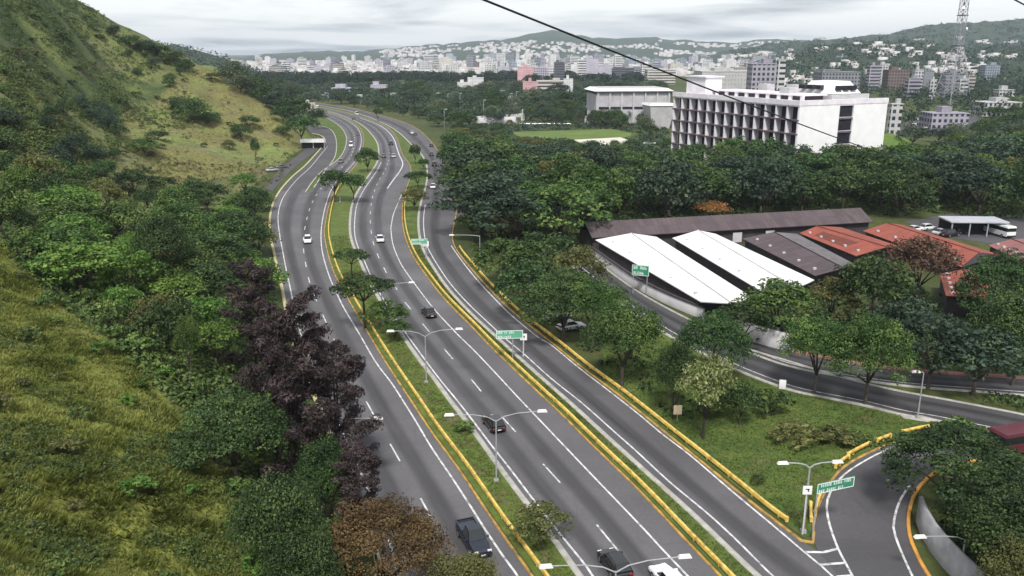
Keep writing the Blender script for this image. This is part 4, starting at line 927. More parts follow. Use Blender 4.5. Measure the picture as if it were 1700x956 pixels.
# dark trees on the far hillside and round the foot of the spur
HILLT = [(-5,215),(60,200),(130,180),(190,195),(205,240),(190,300),(120,310),(0,290)]
pts = poisson(samp_px(HILLT), 9.0, 26, None, 25)
wood(pts, ['clump_dark', 'clump_blue', 'clump_mid', 'round_dark'], [5, 3, 1.5, 1], (3.0, 6.0), (1.1, 1.6), 'lower green hillside', ['lower row', 'middle row', 'upper row'], 'dark trees on the lower green hillside', 'hillside_tree')
RIDGE = [(135,40),(222,82),(300,122),(325,132),(290,150),(250,140),(200,110),(190,60)]
pts = poisson(samp_px(RIDGE), 11.0, 15, None, 25)
wood(pts, ['clump_dark', 'clump_blue', 'clump_mid'], [4, 3, 1], (3.0, 5.5), (1.1, 1.6), 'below hill crest', ['lower row', 'upper row'], 'dark trees below the hill crest', 'hillside_tree')
for a in [('clump_blue', 182, 216, 188, 36, 'dark round tree beside the start of the golden track'), ('clump_dark', 320, 205, 165, 60, 'dark thicket tree in the hollow of the golden spur'), ('clump_dark', 345, 206, 186, 44, 'low dark tree at the hollow edge of the golden spur'),
          ('clump_dark', 262, 232, 216, 44, 'flat dark tree on the lower track of the golden spur'), ('round_dark', 415, 215, 190, 34, 'dark tree on the roadside face of the golden spur'), ('clump_dark', 470, 225, 208, 30, 'dark tree low at the spur toe above the lane'), ('round_olive', 352, 135, 120, 22, 'small tree on the crest of the golden spur'),
          ('clump_mid', 240, 255, 228, 60, 'bright topped tree under the golden spur'), ('round_dark', 425, 270, 228, 16, 'thin dark tree at the spur foot beside the lane')]: tpx(*a, group='trees on the golden spur', name='hillside_tree')
# shrubs of the slopes
for a in [('clump_dark', 262, 92, 72, 46, 'dark round tree on the shoulder of the tall hill'), ('clump_dark', 288, 104, 84, 40, 'dark tree just above the golden spur crest'), ('clump_blue', 240, 84, 66, 36, 'bluish dark tree high on the hill shoulder'), ('clump_dark', 308, 118, 98, 34, 'dark tree where the golden spur leaves the hill'), ('clump_dark', 215, 78, 58, 36, 'dark tree highest along the hill shoulder'), ('clump_dark', 300, 186, 160, 46, 'dark bushy tree at the head of the spur hollow'), ('clump_dark', 400, 232, 205, 40, 'dark tree in the dip of the spur face'), ('clump_olive', 380, 248, 232, 26, 'olive bush-like tree low on the spur face')]: tpx(*a, group='trees on the golden spur', name='hillside_tree')
SCR = [(0,20),(120,15),(310,110),(330,140),(290,180),(190,190),(170,260),(0,290)]
pts = poisson(samp_px(SCR), 9.0, 46, None, 20); wood(pts, ['bush_mid', 'bush_scrub', 'bush_olive'], [2, 4, 2], (1.8, 3.4), (1.3, 2.0), 'tall hillside', ['lowest row', 'second row', 'third row', 'top row'], 'shrubs on the tall hillside', 'shrub', 'shrub')
pts = poisson(samp_px(SPUR), 8.0, 26, None, 20); wood(pts, ['bush_olive', 'bush_scrub'], [2, 3], (1.0, 2.2), (1.2, 1.8), 'golden spur', ['lower row', 'middle row', 'upper row'], 'shrubs on the golden spur', 'shrub', 'shrub')
pts = poisson(samp_px(MEADOW), 4.2, 40, lambda q: q[1] > 40, 20); wood(pts, ['bush_olive', 'bush_mid', 'bush_bright', 'bush_scrub'], [3, 3, 2, 2], (0.7, 1.7), (1.2, 1.9), 'long grass meadow', ['bottom row', 'second row', 'third row', 'upper row'], 'shrubs in the long grass meadow', 'shrub', 'shrub')
GE = [(0,375),(60,445),(130,520),(205,575),(290,650),(350,720),(420,800),(470,930),(420,760),(330,640),(240,560),(120,440),(0,360)]
pts = poisson(samp_px(GE), 2.6, 34, lambda q: q[1] > 45, 20); wood(pts, ['bush_mid', 'bush_bright', 'bush_olive', 'bush_scrub'], [3, 3, 1, 2], (1.4, 3.0), (1.1, 1.6), 'meadow edge', ['nearest row', 'second row', 'third row', 'farthest row'], 'shrubs along the meadow edge', 'shrub', 'shrub')
for a in [('bush_scrub', 1258, 806, 783, 22, 'single small dark shrub on the island lawn by the barrier'), ('bush_olive', 1320, 735, 700, 80, 'pale thin shrub on the island lawn above the tip lamp'), ('bush_olive', 1385, 735, 708, 70, 'pale flowering shrub between lawn and ramp bend'), ('bush_scrub', 1425, 735, 715, 50, 'dark low shrub just above the ramp barrier'),
          ('bush_mid', 1190, 690, 650, 60, 'leafy shrub under the dark tree right of the blossom tree'), ('bush_scrub', 1280, 690, 640, 70, 'dark shrub beside the side street end wall'), ('bush_mid', 1585, 740, 690, 80, 'bright green shrub between the ramp and the side street')]: tpx(*a, group='shrubs on the island lawn', name='shrub', cat='shrub')

# far trees that still show singly along the bend
FAR1 = [(385,140),(430,150),(560,152),(600,164),(556,172),(514,179),(506,206),(490,204),(465,192),(440,172),(405,158)]; FAR2 = [(556,150),(1100,150),(1100,185),(900,200),(775,205),(752,236),(735,226),(705,209),(665,197),(610,181),(560,172)]
FW1, FW2 = world(FAR1), world(FAR2)
pts = poisson(samp_px(FAR1), 10.0, 28, lambda q: free(q, 4), 30) + poisson(samp_poly(FW2, 700), 15.0, 48, lambda q: free(q, 4), 20)
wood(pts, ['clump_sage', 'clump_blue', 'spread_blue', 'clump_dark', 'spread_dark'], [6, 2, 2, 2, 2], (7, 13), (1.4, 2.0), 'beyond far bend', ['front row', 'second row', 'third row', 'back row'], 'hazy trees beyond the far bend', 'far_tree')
for a in [('umbrella_dark', 502, 246, 190, 66, 'big dark tree over the lane mouth by the white shelter'), ('round_dark', 528, 216, 178, 30, 'dark tree hiding the inside of the far bend'), ('round_blue', 470, 190, 150, 60, 'hazy tree behind the spur toe'), ('round_dark', 470, 205, 176, 40, 'dark tree beside the pale building by the bend')]: tpx(*a, group='trees by the lane mouth', name='far_tree')
# ------------------------------------------------------------------ ground cover nobody could count
def blades(name, pos, h, w, per, leaf, lean=0.35):
    n = len(pos); k = n * per; ci = np.repeat(np.arange(n), per)
    a = rng.uniform(0, 2 * np.pi, k); base = pos[ci] + np.stack([np.cos(a), np.sin(a), 0 * a], 1) * rng.uniform(0, 0.18, k)[:, None]
    hh = (h[ci] if hasattr(h, '__len__') else h) * rng.uniform(0.6, 1.25, k); d = np.stack([np.cos(a) * lean, np.sin(a) * lean, np.ones(k)], 1) * hh[:, None]
    t = np.stack([-np.sin(a), np.cos(a), 0 * a], 1) * (w * rng.uniform(0.6, 1.3, k))[:, None] * 0.5
    mid = base + d * 0.55; tip = base + d * [1.0, 1.0, 0.86] + np.stack([np.cos(a), np.sin(a), 0 * a], 1) * (hh * 0.22)[:, None]
    V = np.stack([base - t * .6, base + t * .6, mid + t, tip, mid - t], 1).reshape(-1, 3)
    pv = fbm(pos[:, 0] / 5, pos[:, 1] / 5, 61, 4); pv = sstep(0.3, 0.7, pv)
    v = np.clip(pv[ci] * 0.6 + rng.random(k) * 0.45 - 0.02, 0, 1)
    return link(name, raw_mesh(name, V, np.arange(5 * k).reshape(k, 5), LEAF[leaf], attr=v), None, 'stuff')
def mass(name, cc, cr, per, ls, leaf, flat=0.6, up=0.4):
    vc = np.clip(0.25 + 0.5 * sstep(0.35, 0.65, fbm(cc[:, 0] / 9, cc[:, 1] / 9, 71, 3)) + rng.normal(size=len(cc)) * 0.22, 0, 1)
    V, Q, v = clumps_to_leaves(cc, cr, per, ls, flat, up, vclump=vc)
    return link(name, raw_mesh(name, V, Q, LEAF[leaf], attr=v), None, 'stuff')
def scatter_px(poly, n, dens=None):
    a = np.array(poly); lo, hi = a.min(0), a.max(0); px = rng.uniform(lo[0], hi[0], n); py = rng.uniform(lo[1], hi[1], n); k = inpoly(px, py, poly); q, ok = PT(px[k], py[k]); q = q[ok]
    return q[edge_d(q[:, 0], q[:, 1]) > 2.2]
# long grass on the near meadow
x = rng.uniform(-75, -12, 130000); y = rng.uniform(22, 125, 130000)
z = T(x, y); px, py, zc = proj(x, y, z); jx, jy = (fbm(x / 4, y / 4, 86, 3) - .5) * 70, (fbm(x / 4, y / 4, 87, 3) - .5) * 70; k = inpoly(px + jx, py + jy, MEADOW) & (zc > 5) & (px > -70) & (py < 1060); x, y, z = x[k], y[k], z[k]
dens = sstep(0.25, 0.5, fbm(x / 3.5, y / 3.5, 80, 3)); k = rng.random(len(x)) < 0.35 + 0.65 * dens; x, y, z = x[k][:60000], y[k][:60000], z[k][:60000]
blades('meadow_grass', np.stack([x, y, z - 0.03], 1), 0.15 + 0.75 * fbm(x / 2.0, y / 2.0, 81, 3) ** 1.6, 0.06, 4, 'grass', 0.6)
q = scatter_px(MEADOW, 8000); q = q[q[:, 1] > 30]; k = fbm(q[:, 0] / 5, q[:, 1] / 5, 88, 3) > .52; q = q[k]; q[:, 2] += .2; mass('meadow_weeds', q, rng.uniform(.15, .6, len(q)), 14, .2, 'scrub', .6)
# grass on the medians and island lawn
def fill_between(A, B, n, lo=0.05, hi=0.95):
    t = rng.uniform(0, 1, n) ** 1.0; s = np.linspace(0, 1, len(A)); u = rng.uniform(lo, hi, n)
    ax, ay = np.interp(t, s, A[:, 0]), np.interp(t, s, A[:, 1]); bx, by = np.interp(t, s, B[:, 0]), np.interp(t, s, B[:, 1])
    return np.stack([ax * (1 - u) + bx * u, ay * (1 - u) + by * u, np.full(n, 0.1)], 1)
def near(p, ymax): return p[:ymax]
p1 = fill_between(offset(fine['L_RK'], 1.5), offset(fine['M_LK'], -0.7), 22000); p1 = p1[p1[:, 1] < 190]
p2 = fill_between(offset(fine['M_RK'], 1.2), offset(fine['R_LK'], -0.7), 14000); p2 = p2[p2[:, 1] < 190]
blades('median_grass', np.concatenate([p1, p2]), 0.16, 0.06, 3, 'lawn', 0.6)
ISL = [(1330,880),(1110,716),(1000,630),(1010,560),(1100,560),(1225,620),(1300,648),(1435,678),(1545,705),(1460,735),(1390,772),(1352,850)]
IW = world(ISL); xx = rng.uniform(IW[:, 0].min(), IW[:, 0].max(), 30000); yy = rng.uniform(IW[:, 1].min(), IW[:, 1].max(), 30000); k = inpoly(xx, yy, [tuple(t) for t in IW])
blades('lawn_grass', np.stack([xx[k], yy[k], np.full(k.sum(), -0.03)], 1), 0.2, 0.07, 3, 'lawn', 0.6)
ME = world([(1334,893),(1120,727),(1005,640),(1000,560),(1100,553),(1225,617),(1300,646),(1435,676),(1548,702),(1462,737),(1392,775),(1357,830),(1349,870),(1345,890)])
mb = MB(); mb.face([(a, b_, 0.02) for a, b_ in ME][::-1]); o = mb.build('lawn', GRASS_M2, None, 'structure')
# undergrowth in the gully and along the road verge
VERGE = [(0,330),(20,305),(200,320),(300,320),(420,322),(455,345),(448,420),(465,470),(490,560),(540,690),(610,870),(640,1000),(440,1000),(440,930),(405,830),(340,725),(270,650),(200,585),(120,530),(40,450),(0,400)]
q = scatter_px(VERGE, 9000); q[:, 2] += 0.35; mass('undergrowth', q, rng.uniform(0.5, 1.3, len(q)), 13, 0.5, 'scrub')
# scrub patches on the tall hillside
q = scatter_px([(0,0),(127,0),(235,60),(318,110),(360,135),(400,165),(340,190),(300,215),(200,200),(190,290),(120,318),(0,310)], 12000)
k = sstep(0.42, 0.60, 0.5 * fbm(q[:, 0] / 16, q[:, 1] / 30, 90, 4) + 0.5 * fbm(q[:, 0] / 40, q[:, 1] / 70, 91, 3)) > rng.random(len(q)) * 0.95; q = q[k]; q[:, 2] += 0.3
mass('hillside_scrub', q, rng.uniform(0.5, 1.7, len(q)), 13, 0.6, 'scrub', 0.5)
q = scatter_px([(180,300),(240,255),(330,270),(420,275),(470,262),(500,245),(470,300),(420,322),(300,325),(200,325)], 900); q[:, 2] += 0.25; mass('spur_foot_scrub', q, rng.uniform(0.4, 1.1, len(q)), 12, 0.5, 'olive', 0.5)
q = scatter_px(SPUR, 1500); k = rng.random(len(q)) < 0.18 + 0.8 * sstep(0.55, 0.66, fbm(q[:, 0] / 11, q[:, 1] / 18, 95, 3)); q = q[k]; q[:, 2] += 0.1; mass('spur_grass_clumps', q, rng.uniform(0.3, 0.8, len(q)), 12, 0.45, 'olive', 0.5)
# low growth on the forest floor and behind it to the distant dark wood
def flat_scatter(poly, n, pad=2.0):
    Wp = world(poly); lo, hi = Wp.min(0), Wp.max(0); x = rng.uniform(lo[0], hi[0], n); y = rng.uniform(lo[1], hi[1], n); k = inpoly(x, y, [tuple(t) for t in Wp]); x, y = x[k], y[k]
    px, py, _ = proj(x, y, np.zeros(len(x))); bad = np.zeros(len(x), bool)
    for R_ in ROADS_PX:
        for d in (-3, 3): a, b_, _ = proj(x + d, y, np.zeros(len(x))); bad |= inpoly(a, b_, R_)
    for K in KEEP: bad |= inpoly(x, y, [tuple(t) for t in K])
    return np.stack([x, y, np.zeros(len(x))], 1)[~bad]
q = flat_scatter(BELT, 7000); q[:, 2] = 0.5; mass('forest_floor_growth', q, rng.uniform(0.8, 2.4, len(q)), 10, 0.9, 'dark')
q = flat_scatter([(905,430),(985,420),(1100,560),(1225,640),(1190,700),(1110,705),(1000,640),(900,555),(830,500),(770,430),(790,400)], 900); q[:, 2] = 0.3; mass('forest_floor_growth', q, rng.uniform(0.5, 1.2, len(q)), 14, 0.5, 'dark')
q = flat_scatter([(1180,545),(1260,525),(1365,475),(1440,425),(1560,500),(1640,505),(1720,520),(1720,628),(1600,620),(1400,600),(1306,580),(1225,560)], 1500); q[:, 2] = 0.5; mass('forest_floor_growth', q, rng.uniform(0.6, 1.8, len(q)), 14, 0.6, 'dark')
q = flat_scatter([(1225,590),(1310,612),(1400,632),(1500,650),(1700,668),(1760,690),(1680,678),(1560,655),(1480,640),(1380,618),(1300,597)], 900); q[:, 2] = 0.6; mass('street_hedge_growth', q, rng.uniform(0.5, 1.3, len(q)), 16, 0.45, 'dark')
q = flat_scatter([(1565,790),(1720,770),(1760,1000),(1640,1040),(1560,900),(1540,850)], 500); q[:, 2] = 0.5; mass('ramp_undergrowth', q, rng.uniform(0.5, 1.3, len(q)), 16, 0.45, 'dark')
q = flat_scatter([(756,206),(868,206),(1110,200),(1112,285),(950,280),(850,278),(756,262)], 2600); q[:, 2] = .4; mass('field_edge_growth', q, rng.uniform(.7, 2.2, len(q)), 14, .9, 'blue')
# the far woods: a mass of crowns beyond the ones told apart
def far_wood(name, poly, n, hr, cr, leaf, per=24, ls=2.2, solid=True):
    q = flat_scatter(poly, n); h = rng.uniform(*hr, len(q)); cc, rr_ = [], []
    for k in range(3):
        c = q.copy(); c[:, 2] = h * (0.35 + 0.25 * k); c[:, :2] += rng.normal(size=(len(q), 2)) * 2.2; cc.append(c); rr_.append(rng.uniform(*cr, len(q)) * (1.0 - 0.13 * k))
    return mass(name, np.concatenate(cc), np.concatenate(rr_), per, ls, leaf, 0.7, 0.4)
far_wood('distant_wood', [(340,129),(700,127),(1110,128),(1110,138),(900,139),(700,139),(560,144),(350,147)], 900, (6, 10), (5, 9), 'deep', 46, 2.4)
far_wood('mid_wood', [(430,148),(700,143),(1100,141),(1110,165),(1050,185),(900,200),(760,205),(700,195),(640,180),(560,168),(510,172),(495,210),(455,203),(430,185)], 1500, (3, 7), (3.5, 6.5), 'blue', 40, 1.5)
far_wood('mid_wood', [(1470,165),(1720,140),(1720,262),(1640,250),(1620,222),(1500,222),(1475,250)], 420, (7, 12), (3.5, 6), 'blue', 26, 1.7)
far_wood('hill_wood', [(1290,150),(1470,145),(1720,125),(1720,170),(1480,176)], 800, (4, 8), (3.5, 6), 'blue', 24, 1.8)

# ------------------------------------------------------------------ buildings on the plain
WALLW = mat('white_wall_paint', (0.80, 0.80, 0.80), (0.72, 0.72, 0.72), 0.3, 0.8); WALLG = mat('pale_grey_wall', (0.50, 0.49, 0.50), (0.38, 0.37, 0.38), 0.25, 0.85, 0.2)
FIN = mat('lilac_grey_concrete', (0.78, 0.75, 0.79), (0.62, 0.59, 0.63), 0.3, 0.85); SLAB = mat('stained_slab_edge', (0.16, 0.12, 0.14), (0.08, 0.06, 0.07), 0.3, 0.9); DARKG = mat('dark_window_glass', (0.018, 0.017, 0.026), (0.03, 0.03, 0.04), 0.5, 0.15)
def sheet_roof(name, c1, c2, c3, lap=0.28):
    """corrugated sheets in rows: ribs run down the slope, each sheet weathered a little differently, rust and dirt streaks"""
    m, nt, b = _nt(name); uv = nt.nodes.new('ShaderNodeUVMap'); br = nt.nodes.new('ShaderNodeTexBrick'); br.offset = 0.5; nt.links.new(uv.outputs[0], br.inputs['Vector'])
    br.inputs['Scale'].default_value = 1; br.inputs['Brick Width'].default_value = 1.1; br.inputs['Row Height'].default_value = 3.0; br.inputs['Mortar Size'].default_value = 0.025; br.inputs['Color1'].default_value = (*c1, 1); br.inputs['Color2'].default_value = (*c2, 1); br.inputs['Mortar'].default_value = (*[v * .6 for v in c2], 1)
    st = noise_out(nt, 1.0, 6, .65, 'UV', (0.9, 0.16, 1)); c = mixc(nt, ramp(nt, st, [(.52, (0, 0, 0)), (.74, (lap,) * 3)]), br.outputs['Color'], c3)
    bl = noise_out(nt, 0.35, 4, .6); c = mixc(nt, 1.0, c, ramp(nt, bl, [(.3, (.86,) * 3), (.7, (1.04,) * 3)]), 'MULTIPLY'); nt.links.new(c, b.inputs['Base Color']); b.inputs['Roughness'].default_value = .7
    wv = nt.nodes.new('ShaderNodeTexWave'); wv.inputs['Scale'].default_value = 1.6; nt.links.new(uv.outputs[0], wv.inputs['Vector']); bn = nt.nodes.new('ShaderNodeBump'); bn.inputs['Strength'].default_value = .5; bn.inputs['Distance'].default_value = .05; nt.links.new(wv.outputs['Fac'], bn.inputs['Height']); nt.links.new(bn.outputs[0], b.inputs['Normal']); return m
RW = sheet_roof('white_sheet_roof', (0.80, 0.80, 0.80), (0.72, 0.72, 0.72), (0.42, 0.38, 0.34), .35); RB = sheet_roof('brown_sheet_roof', (0.105, 0.08, 0.086), (0.078, 0.06, 0.065), (0.06, 0.045, 0.045), .6); RG = sheet_roof('grey_brown_sheet_roof', (0.18, 0.165, 0.17), (0.13, 0.12, 0.125), (0.08, 0.07, 0.07), .6)
RR = sheet_roof('weathered_red_roof', (0.30, 0.078, 0.052), (0.235, 0.066, 0.046), (0.33, 0.16, 0.11), .6); RD = sheet_roof('dull_red_roof', (0.28, 0.12, 0.11), (0.20, 0.09, 0.09), (0.12, 0.07, 0.06), .5); DK = mat('dark_wall_and_painted_shade', (0.06, 0.05, 0.055), (0.04, 0.035, 0.04), 0.5, 0.9)  # DK: dark walls, also the shade under the eaves painted as wall colour
def corrug(m, sc):
    return m
# long concrete building with deep sun fins
A = np.array(PD(1113, 258, 348)[:2]); B = np.array(PD(1321, 258, 285)[:2])
e = (B - A) / np.linalg.norm(B - A); L = float(np.linalg.norm(B - A)); nrm = np.array([e[1], -e[0]])
if nrm @ A > 0: nrm = -nrm                   # out of the fin face, towards the road
ang = math.atan2(e[1], e[0]); DW = 41.0; FH = 4.62; NF = 5
o = thing('slab_building', 'long five storey concrete building with deep sun fins and a blank white end wall', 'building', (A[0], A[1], 0), ang)
sg = 1 if np.array([-math.sin(ang), math.cos(ang)]) @ nrm > 0 else -1       # local y of the outward side
def lb(mb, x0, x1, y0, y1, z0, z1, mi=0): mb.box(((x0 + x1) / 2, sg * (y0 + y1) / 2, z0), (abs(x1 - x0), abs(y1 - y0), z1 - z0), 0, mi)
m_ = MB(); lb(m_, 1.0, L - 0.9, -DW + 1, -2.6, 0, NF * FH + 0.3); m_.build('core_wall', WALLG, o)
for k in range(NF + 1):
    m_ = MB(); lb(m_, 0, L, -DW, 0.25, k * FH - 0.02, k * FH + 0.42); m_.build('floor_slab', SLAB if k < NF else FIN, o)
for k in range(NF):
    m_ = MB(); lb(m_, 1.2, L - 1.2, -2.58, -2.45, k * FH + 0.5, k * FH + FH - 0.1); m_.build('window_band', DARKG, o)
    for j in range(14):
        x0 = 0.3 + j * (L - 1.0) / 13; m_ = MB(); lb(m_, x0, x0 + 0.55, -2.4, 0.15, k * FH + 0.4, k * FH + FH - 0.02); m_.build('sun_fin', FIN, o)
m_ = MB(); lb(m_, 0.05, L + 0.1, -0.6, 0.45, NF * FH + 0.42, NF * FH + 2.1); m_.build('parapet', FIN, o)
m_ = MB(); lb(m_, L - 0.85, L + 0.12, -DW, -0.62, NF * FH + 0.42, NF * FH + 2.1); m_.build('parapet', FIN, o)
g0, g1 = -DW * 0.44, -DW * 0.60
for y0, y1 in ((g0, 0.0), (-DW + 0.3, g1)):
    m_ = MB(); lb(m_, L - 0.8, L + 0.05, y0, y1, 0, NF * FH - 0.03); m_.build('end_wall', WALLW, o)
m_ = MB(); lb(m_, L - 0.8, L - 0.5, g1, g0, 0, NF * FH - 0.03); gl = m_.build('stair_window', DARKG, o)
m_ = MB()
for k in range(1, NF): lb(m_, L - 0.5, L - 0.3, g1 + .02, g0 - .02, k * FH + 0.5, k * FH + 0.75)
m_.build('transom', WALLG, gl)
for k in range(NF):
    m_ = MB(); lb(m_, L - 1.2, L + 0.6, -DW - 0.9, -DW - 0.1, k * FH + 3.6, k * FH + 4.2); m_.build('ledge', SLAB, o)
zr = NF * FH + 0.45
m_ = MB(); lb(m_, 3, 15, -12, -4, zr, zr + 7.6); lb(m_, 2.4, 15.6, -12.6, -3.4, zr + 7.6, zr + 8.1); m_.build('stair_tower', FIN, o)
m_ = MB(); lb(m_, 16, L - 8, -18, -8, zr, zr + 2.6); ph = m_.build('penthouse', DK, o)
m_ = MB(); lb(m_, 15.6, L - 7, -19, -7.2, zr + 2.6, zr + 3.1); m_.build('penthouse_roof', FIN, ph)
for j in range(9):
    m_ = MB(); x0 = 17 + j * (L - 25) / 8; lb(m_, x0, x0 + 1.6, -7.95, -7.4, zr, zr + 2.6); m_.build('penthouse_column', FIN, ph)
m_ = MB(); lb(m_, L - 26, L - 6, -38, -20, zr, zr + 3.0); m_.build('roof_room', FIN, o)
bx0, bx1, by0, by1 = L - 24, L - 8, -36, -22
m_.box(((bx0 + bx1) / 2, sg * (by0 + by1) / 2, zr + 3.0), (bx1 - bx0, by1 - by0, 4.2), 0, 0, taper=0.62); ub = m_.build('tapered_roof_house', WALLW, o)
for j in range(3):
    m_ = MB(); m_.box((L - 8.9 + 0.55, sg * (-25.5 - j * 3.4), zr + 4.2), (1.0, 2.6, 1.6)); m_.build('roof_window', DARKG, ub)
for x0, y0 in ((L - 20, -9), (L * .45, -30), (L * .62, -33), (L * .3, -25)):
    m_ = MB(); lb(m_, x0, x0 + 5, y0 - 4, y0, zr, zr + 5.2); m_.build('plant_room', WALLG, o)

for j, (x0, y0, w0, h0) in enumerate([(L * .2, -20, 2.2, 1.8), (L * .27, -36, 3, 2.4), (L * .38, -34, 2, 3), (L * .5, -22, 2.6, 1.6), (L * .55, -38, 3.4, 2), (L * .7, -12, 2, 1.4), (L * .77, -38, 2.4, 2.2), (L * .83, -11, 1.8, 2.0), (L * .9, -6, 1.6, 1.2)]):
    m_ = MB(); lb(m_, x0, x0 + w0, y0 - w0, y0, zr, zr + h0); m_.build('water_tank', (CONC, DK, WALLG)[j % 3], o)
for x0, y0, h0 in ((L * .33, -18, 6), (L * .6, -15, 5), (L * .86, -37, 7)):
    m_ = MB(); m_.tube([(x0, sg * y0, zr), (x0, sg * y0, zr + h0)], .09, 6); m_.build('aerial', SLAB, o)
for x0 in (L - 22, L - 18, L - 14):
    m_ = MB(); m_.box((x0, sg * -21.9, zr + 4.4), (2.6, 1.6, 1.5)); m_.build('roof_window', DARKG, ub)
# market warehouses with low gabled roofs
def shed(eL, eR, rg, ze, zr_, label, mroof, mroof2=None, mwall=None, name='warehouse', group='long warehouses by the side street', extra=None):
    """eL, rg, eR: photo pixel pairs (far end, near end) of the two eaves and the ridge"""
    l0, l1 = (np.array(P(*q, ze)) for q in eL); r0, r1 = (np.array(P(*q, ze)) for q in eR); g0_, g1_ = (np.array(P(*q, zr_)) for q in rg)
    c = (l0 + l1 + r0 + r1) / 4; o = thing(name, label, 'building', (c[0], c[1], 0), 0, group); c = np.array([c[0], c[1], 0])
    w = MB(); ins = 0.94
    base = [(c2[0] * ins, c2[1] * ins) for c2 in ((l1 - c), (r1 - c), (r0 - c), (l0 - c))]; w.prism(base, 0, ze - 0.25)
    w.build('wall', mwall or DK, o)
    def sheet(nm, a, b_, c_, d, m):
        q = MB(); th = np.array([0, 0, 0.14]); P4 = [a - c, b_ - c, c_ - c, d - c]
        wl_, hl_ = float(np.linalg.norm(P4[1] - P4[0])), float(np.linalg.norm(P4[2] - P4[1])); q.face([tuple(p + th) for p in P4], 0, [(0, 0), (wl_, 0), (wl_, hl_), (0, hl_)]); q.face([tuple(p) for p in P4][::-1])
        for k in range(4): q.face([tuple(P4[k]), tuple(P4[(k + 1) % 4]), tuple(P4[(k + 1) % 4] + th), tuple(P4[k] + th)])
        s_ = q.build(nm, m, o)
        # standing seams of the sheeting
        return s_
    sheet('roof', l0, l1, g1_, g0_, mroof); sheet('roof', g0_ + [0, 0, .002], g1_ + [0, 0, .002], r1, r0, mroof2 or mroof)
    q = MB(); q.tube([tuple(g0_ - c + [0, 0, .16]), tuple(g1_ - c + [0, 0, .16])], 0.14, 6); q.build('ridge_cap', mroof, o)
    for a, g_, b_ in ((l0, g0_, r0), (l1, g1_, r1)):
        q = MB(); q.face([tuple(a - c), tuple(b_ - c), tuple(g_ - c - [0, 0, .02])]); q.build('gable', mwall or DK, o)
    for k in range(5):
        t = (k + .5) / 5; p = (l0 * (1 - t) + l1 * t) * .72 + (g0_ * (1 - t) + g1_ * t) * .28 - c; q = MB(); q.box((p[0], p[1], p[2] + .1), (.5, .5, .35)); q.build('roof_vent', WALLG, o)
    return o
shed([(988,399), (1163,502)], [(1090,394), (1249,495)], [(1048,388), (1215,505)], 2.9, 4.0, 'white roofed warehouse nearest the highway, beside the street wall', RW)
shed([(1116,396), (1268,487)], [(1188,389), (1352,466)], [(1159,383), (1322,480)], 2.9, 4.0, 'second white roofed warehouse, next to the brown roofed one', RW)
shed([(1232,397), (1353,459)], [(1323,389), (1416,438)], [(1285,386), (1400,446)], 2.9, 4.1, 'brown roofed warehouse between white and red roofs', RB, RG)
shed([(1327,388), (1421,426)], [(1396,378), (1500,412)], [(1356,376), (1472,411)], 2.9, 4.2, 'larger red roofed warehouse next to the brown one', RR)
shed([(1432,384), (1596,444)], [(1498,374), (1660,424)], [(1473,371), (1625,420)], 2.9, 4.3, 'farther red roofed warehouse running behind the russet tree', RR)
shed([(1560,456), (1570,492)], [(1640,456), (1640,500)], [(1600,448), (1612,494)], 3.0, 4.4, 'low red roofed building showing between the dark trees', RR)
shed([(1640,408), (1690,432)], [(1720,396), (1790,420)], [(1680,398), (1740,420)], 3.0, 4.4, 'dull red roof beyond the lot at the picture edge', RD)
# the long low brown building across their far ends
a0, a1 = np.array(P(985, 395, 3.0)), np.array(P(1444, 369, 3.0)); d_ = (a1 - a0); Lb = float(np.hypot(d_[0], d_[1])); an = math.atan2(d_[1], d_[0])
o = thing('long_shed', 'very long low brown roofed building across the far ends of the warehouses', 'building', (a0[0], a0[1], 0), an)
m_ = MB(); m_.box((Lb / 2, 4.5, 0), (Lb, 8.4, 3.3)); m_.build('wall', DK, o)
for s_, (y0, z0, y1, z1) in enumerate(((-0.6, 3.2, 4.5, 5.6), (4.5, 5.6, 9.6, 3.2))):
    m_ = MB(); m_.face([(-.5, y0, z0), (Lb + .5, y0, z0), (Lb + .5, y1, z1), (-.5, y1, z1)], 0, [(0, 0), (Lb + 1, 0), (Lb + 1, 5.6), (0, 5.6)]); m_.face([(-.5, y0, z0 - .15), (Lb + .5, y0, z0 - .15), (Lb + .5, y1, z1 - .15), (-.5, y1, z1 - .15)][::-1]); m_.face([(-.5, y0, z0 - .15), (Lb + .5, y0, z0 - .15), (Lb + .5, y0, z0), (-.5, y0, z0)]); m_.build('roof', RB, o)
for k in (0.06, 0.5, 0.62):
    m_ = MB(); m_.box((Lb * k, -0.05, 0.2), (2.2, 0.2, 2.2)); m_.build('door', WALLG, o)
# pale wall along the street; its dark top strip paints the eave shadow
def wall(pl, h, label, m, name='perimeter_wall', cap=None, th=0.3, z0=0.0):
    p = smooth_poly(world(pl), 2.0); o = thing(name, label, 'wall', (p[0][0], p[0][1], z0)); q = p - p[0]; V, Q = extrude(q, [(-th/2, -0.2), (-th/2, h), (th/2, h), (th/2, -0.2)]); n = len(q)
    Q += [(0, n, 2 * n, 3 * n), (n - 1, 2 * n - 1, 3 * n - 1, 4 * n - 1)]; link('wall_face', raw_mesh(name, V, Q, m), o)
    if cap: V, Q = extrude(q, [(-th, h), (-th, h + .16), (th, h + .16), (th, h), (-th, h)]); link('eave_shade_strip', raw_mesh('eave_shade_strip', V, Q, cap), o)
    return o
wall([(982,425),(1016,450),(1050,474),(1088,495),(1124,512),(1168,530)], 1.9, 'pale wall along the street, topped by painted eave shade, below the first white roof', WALLG, cap=DK)
wall([(1215,556),(1255,569),(1316,585)], 2.6, 'short pale wall behind the side street trees', WALLG)
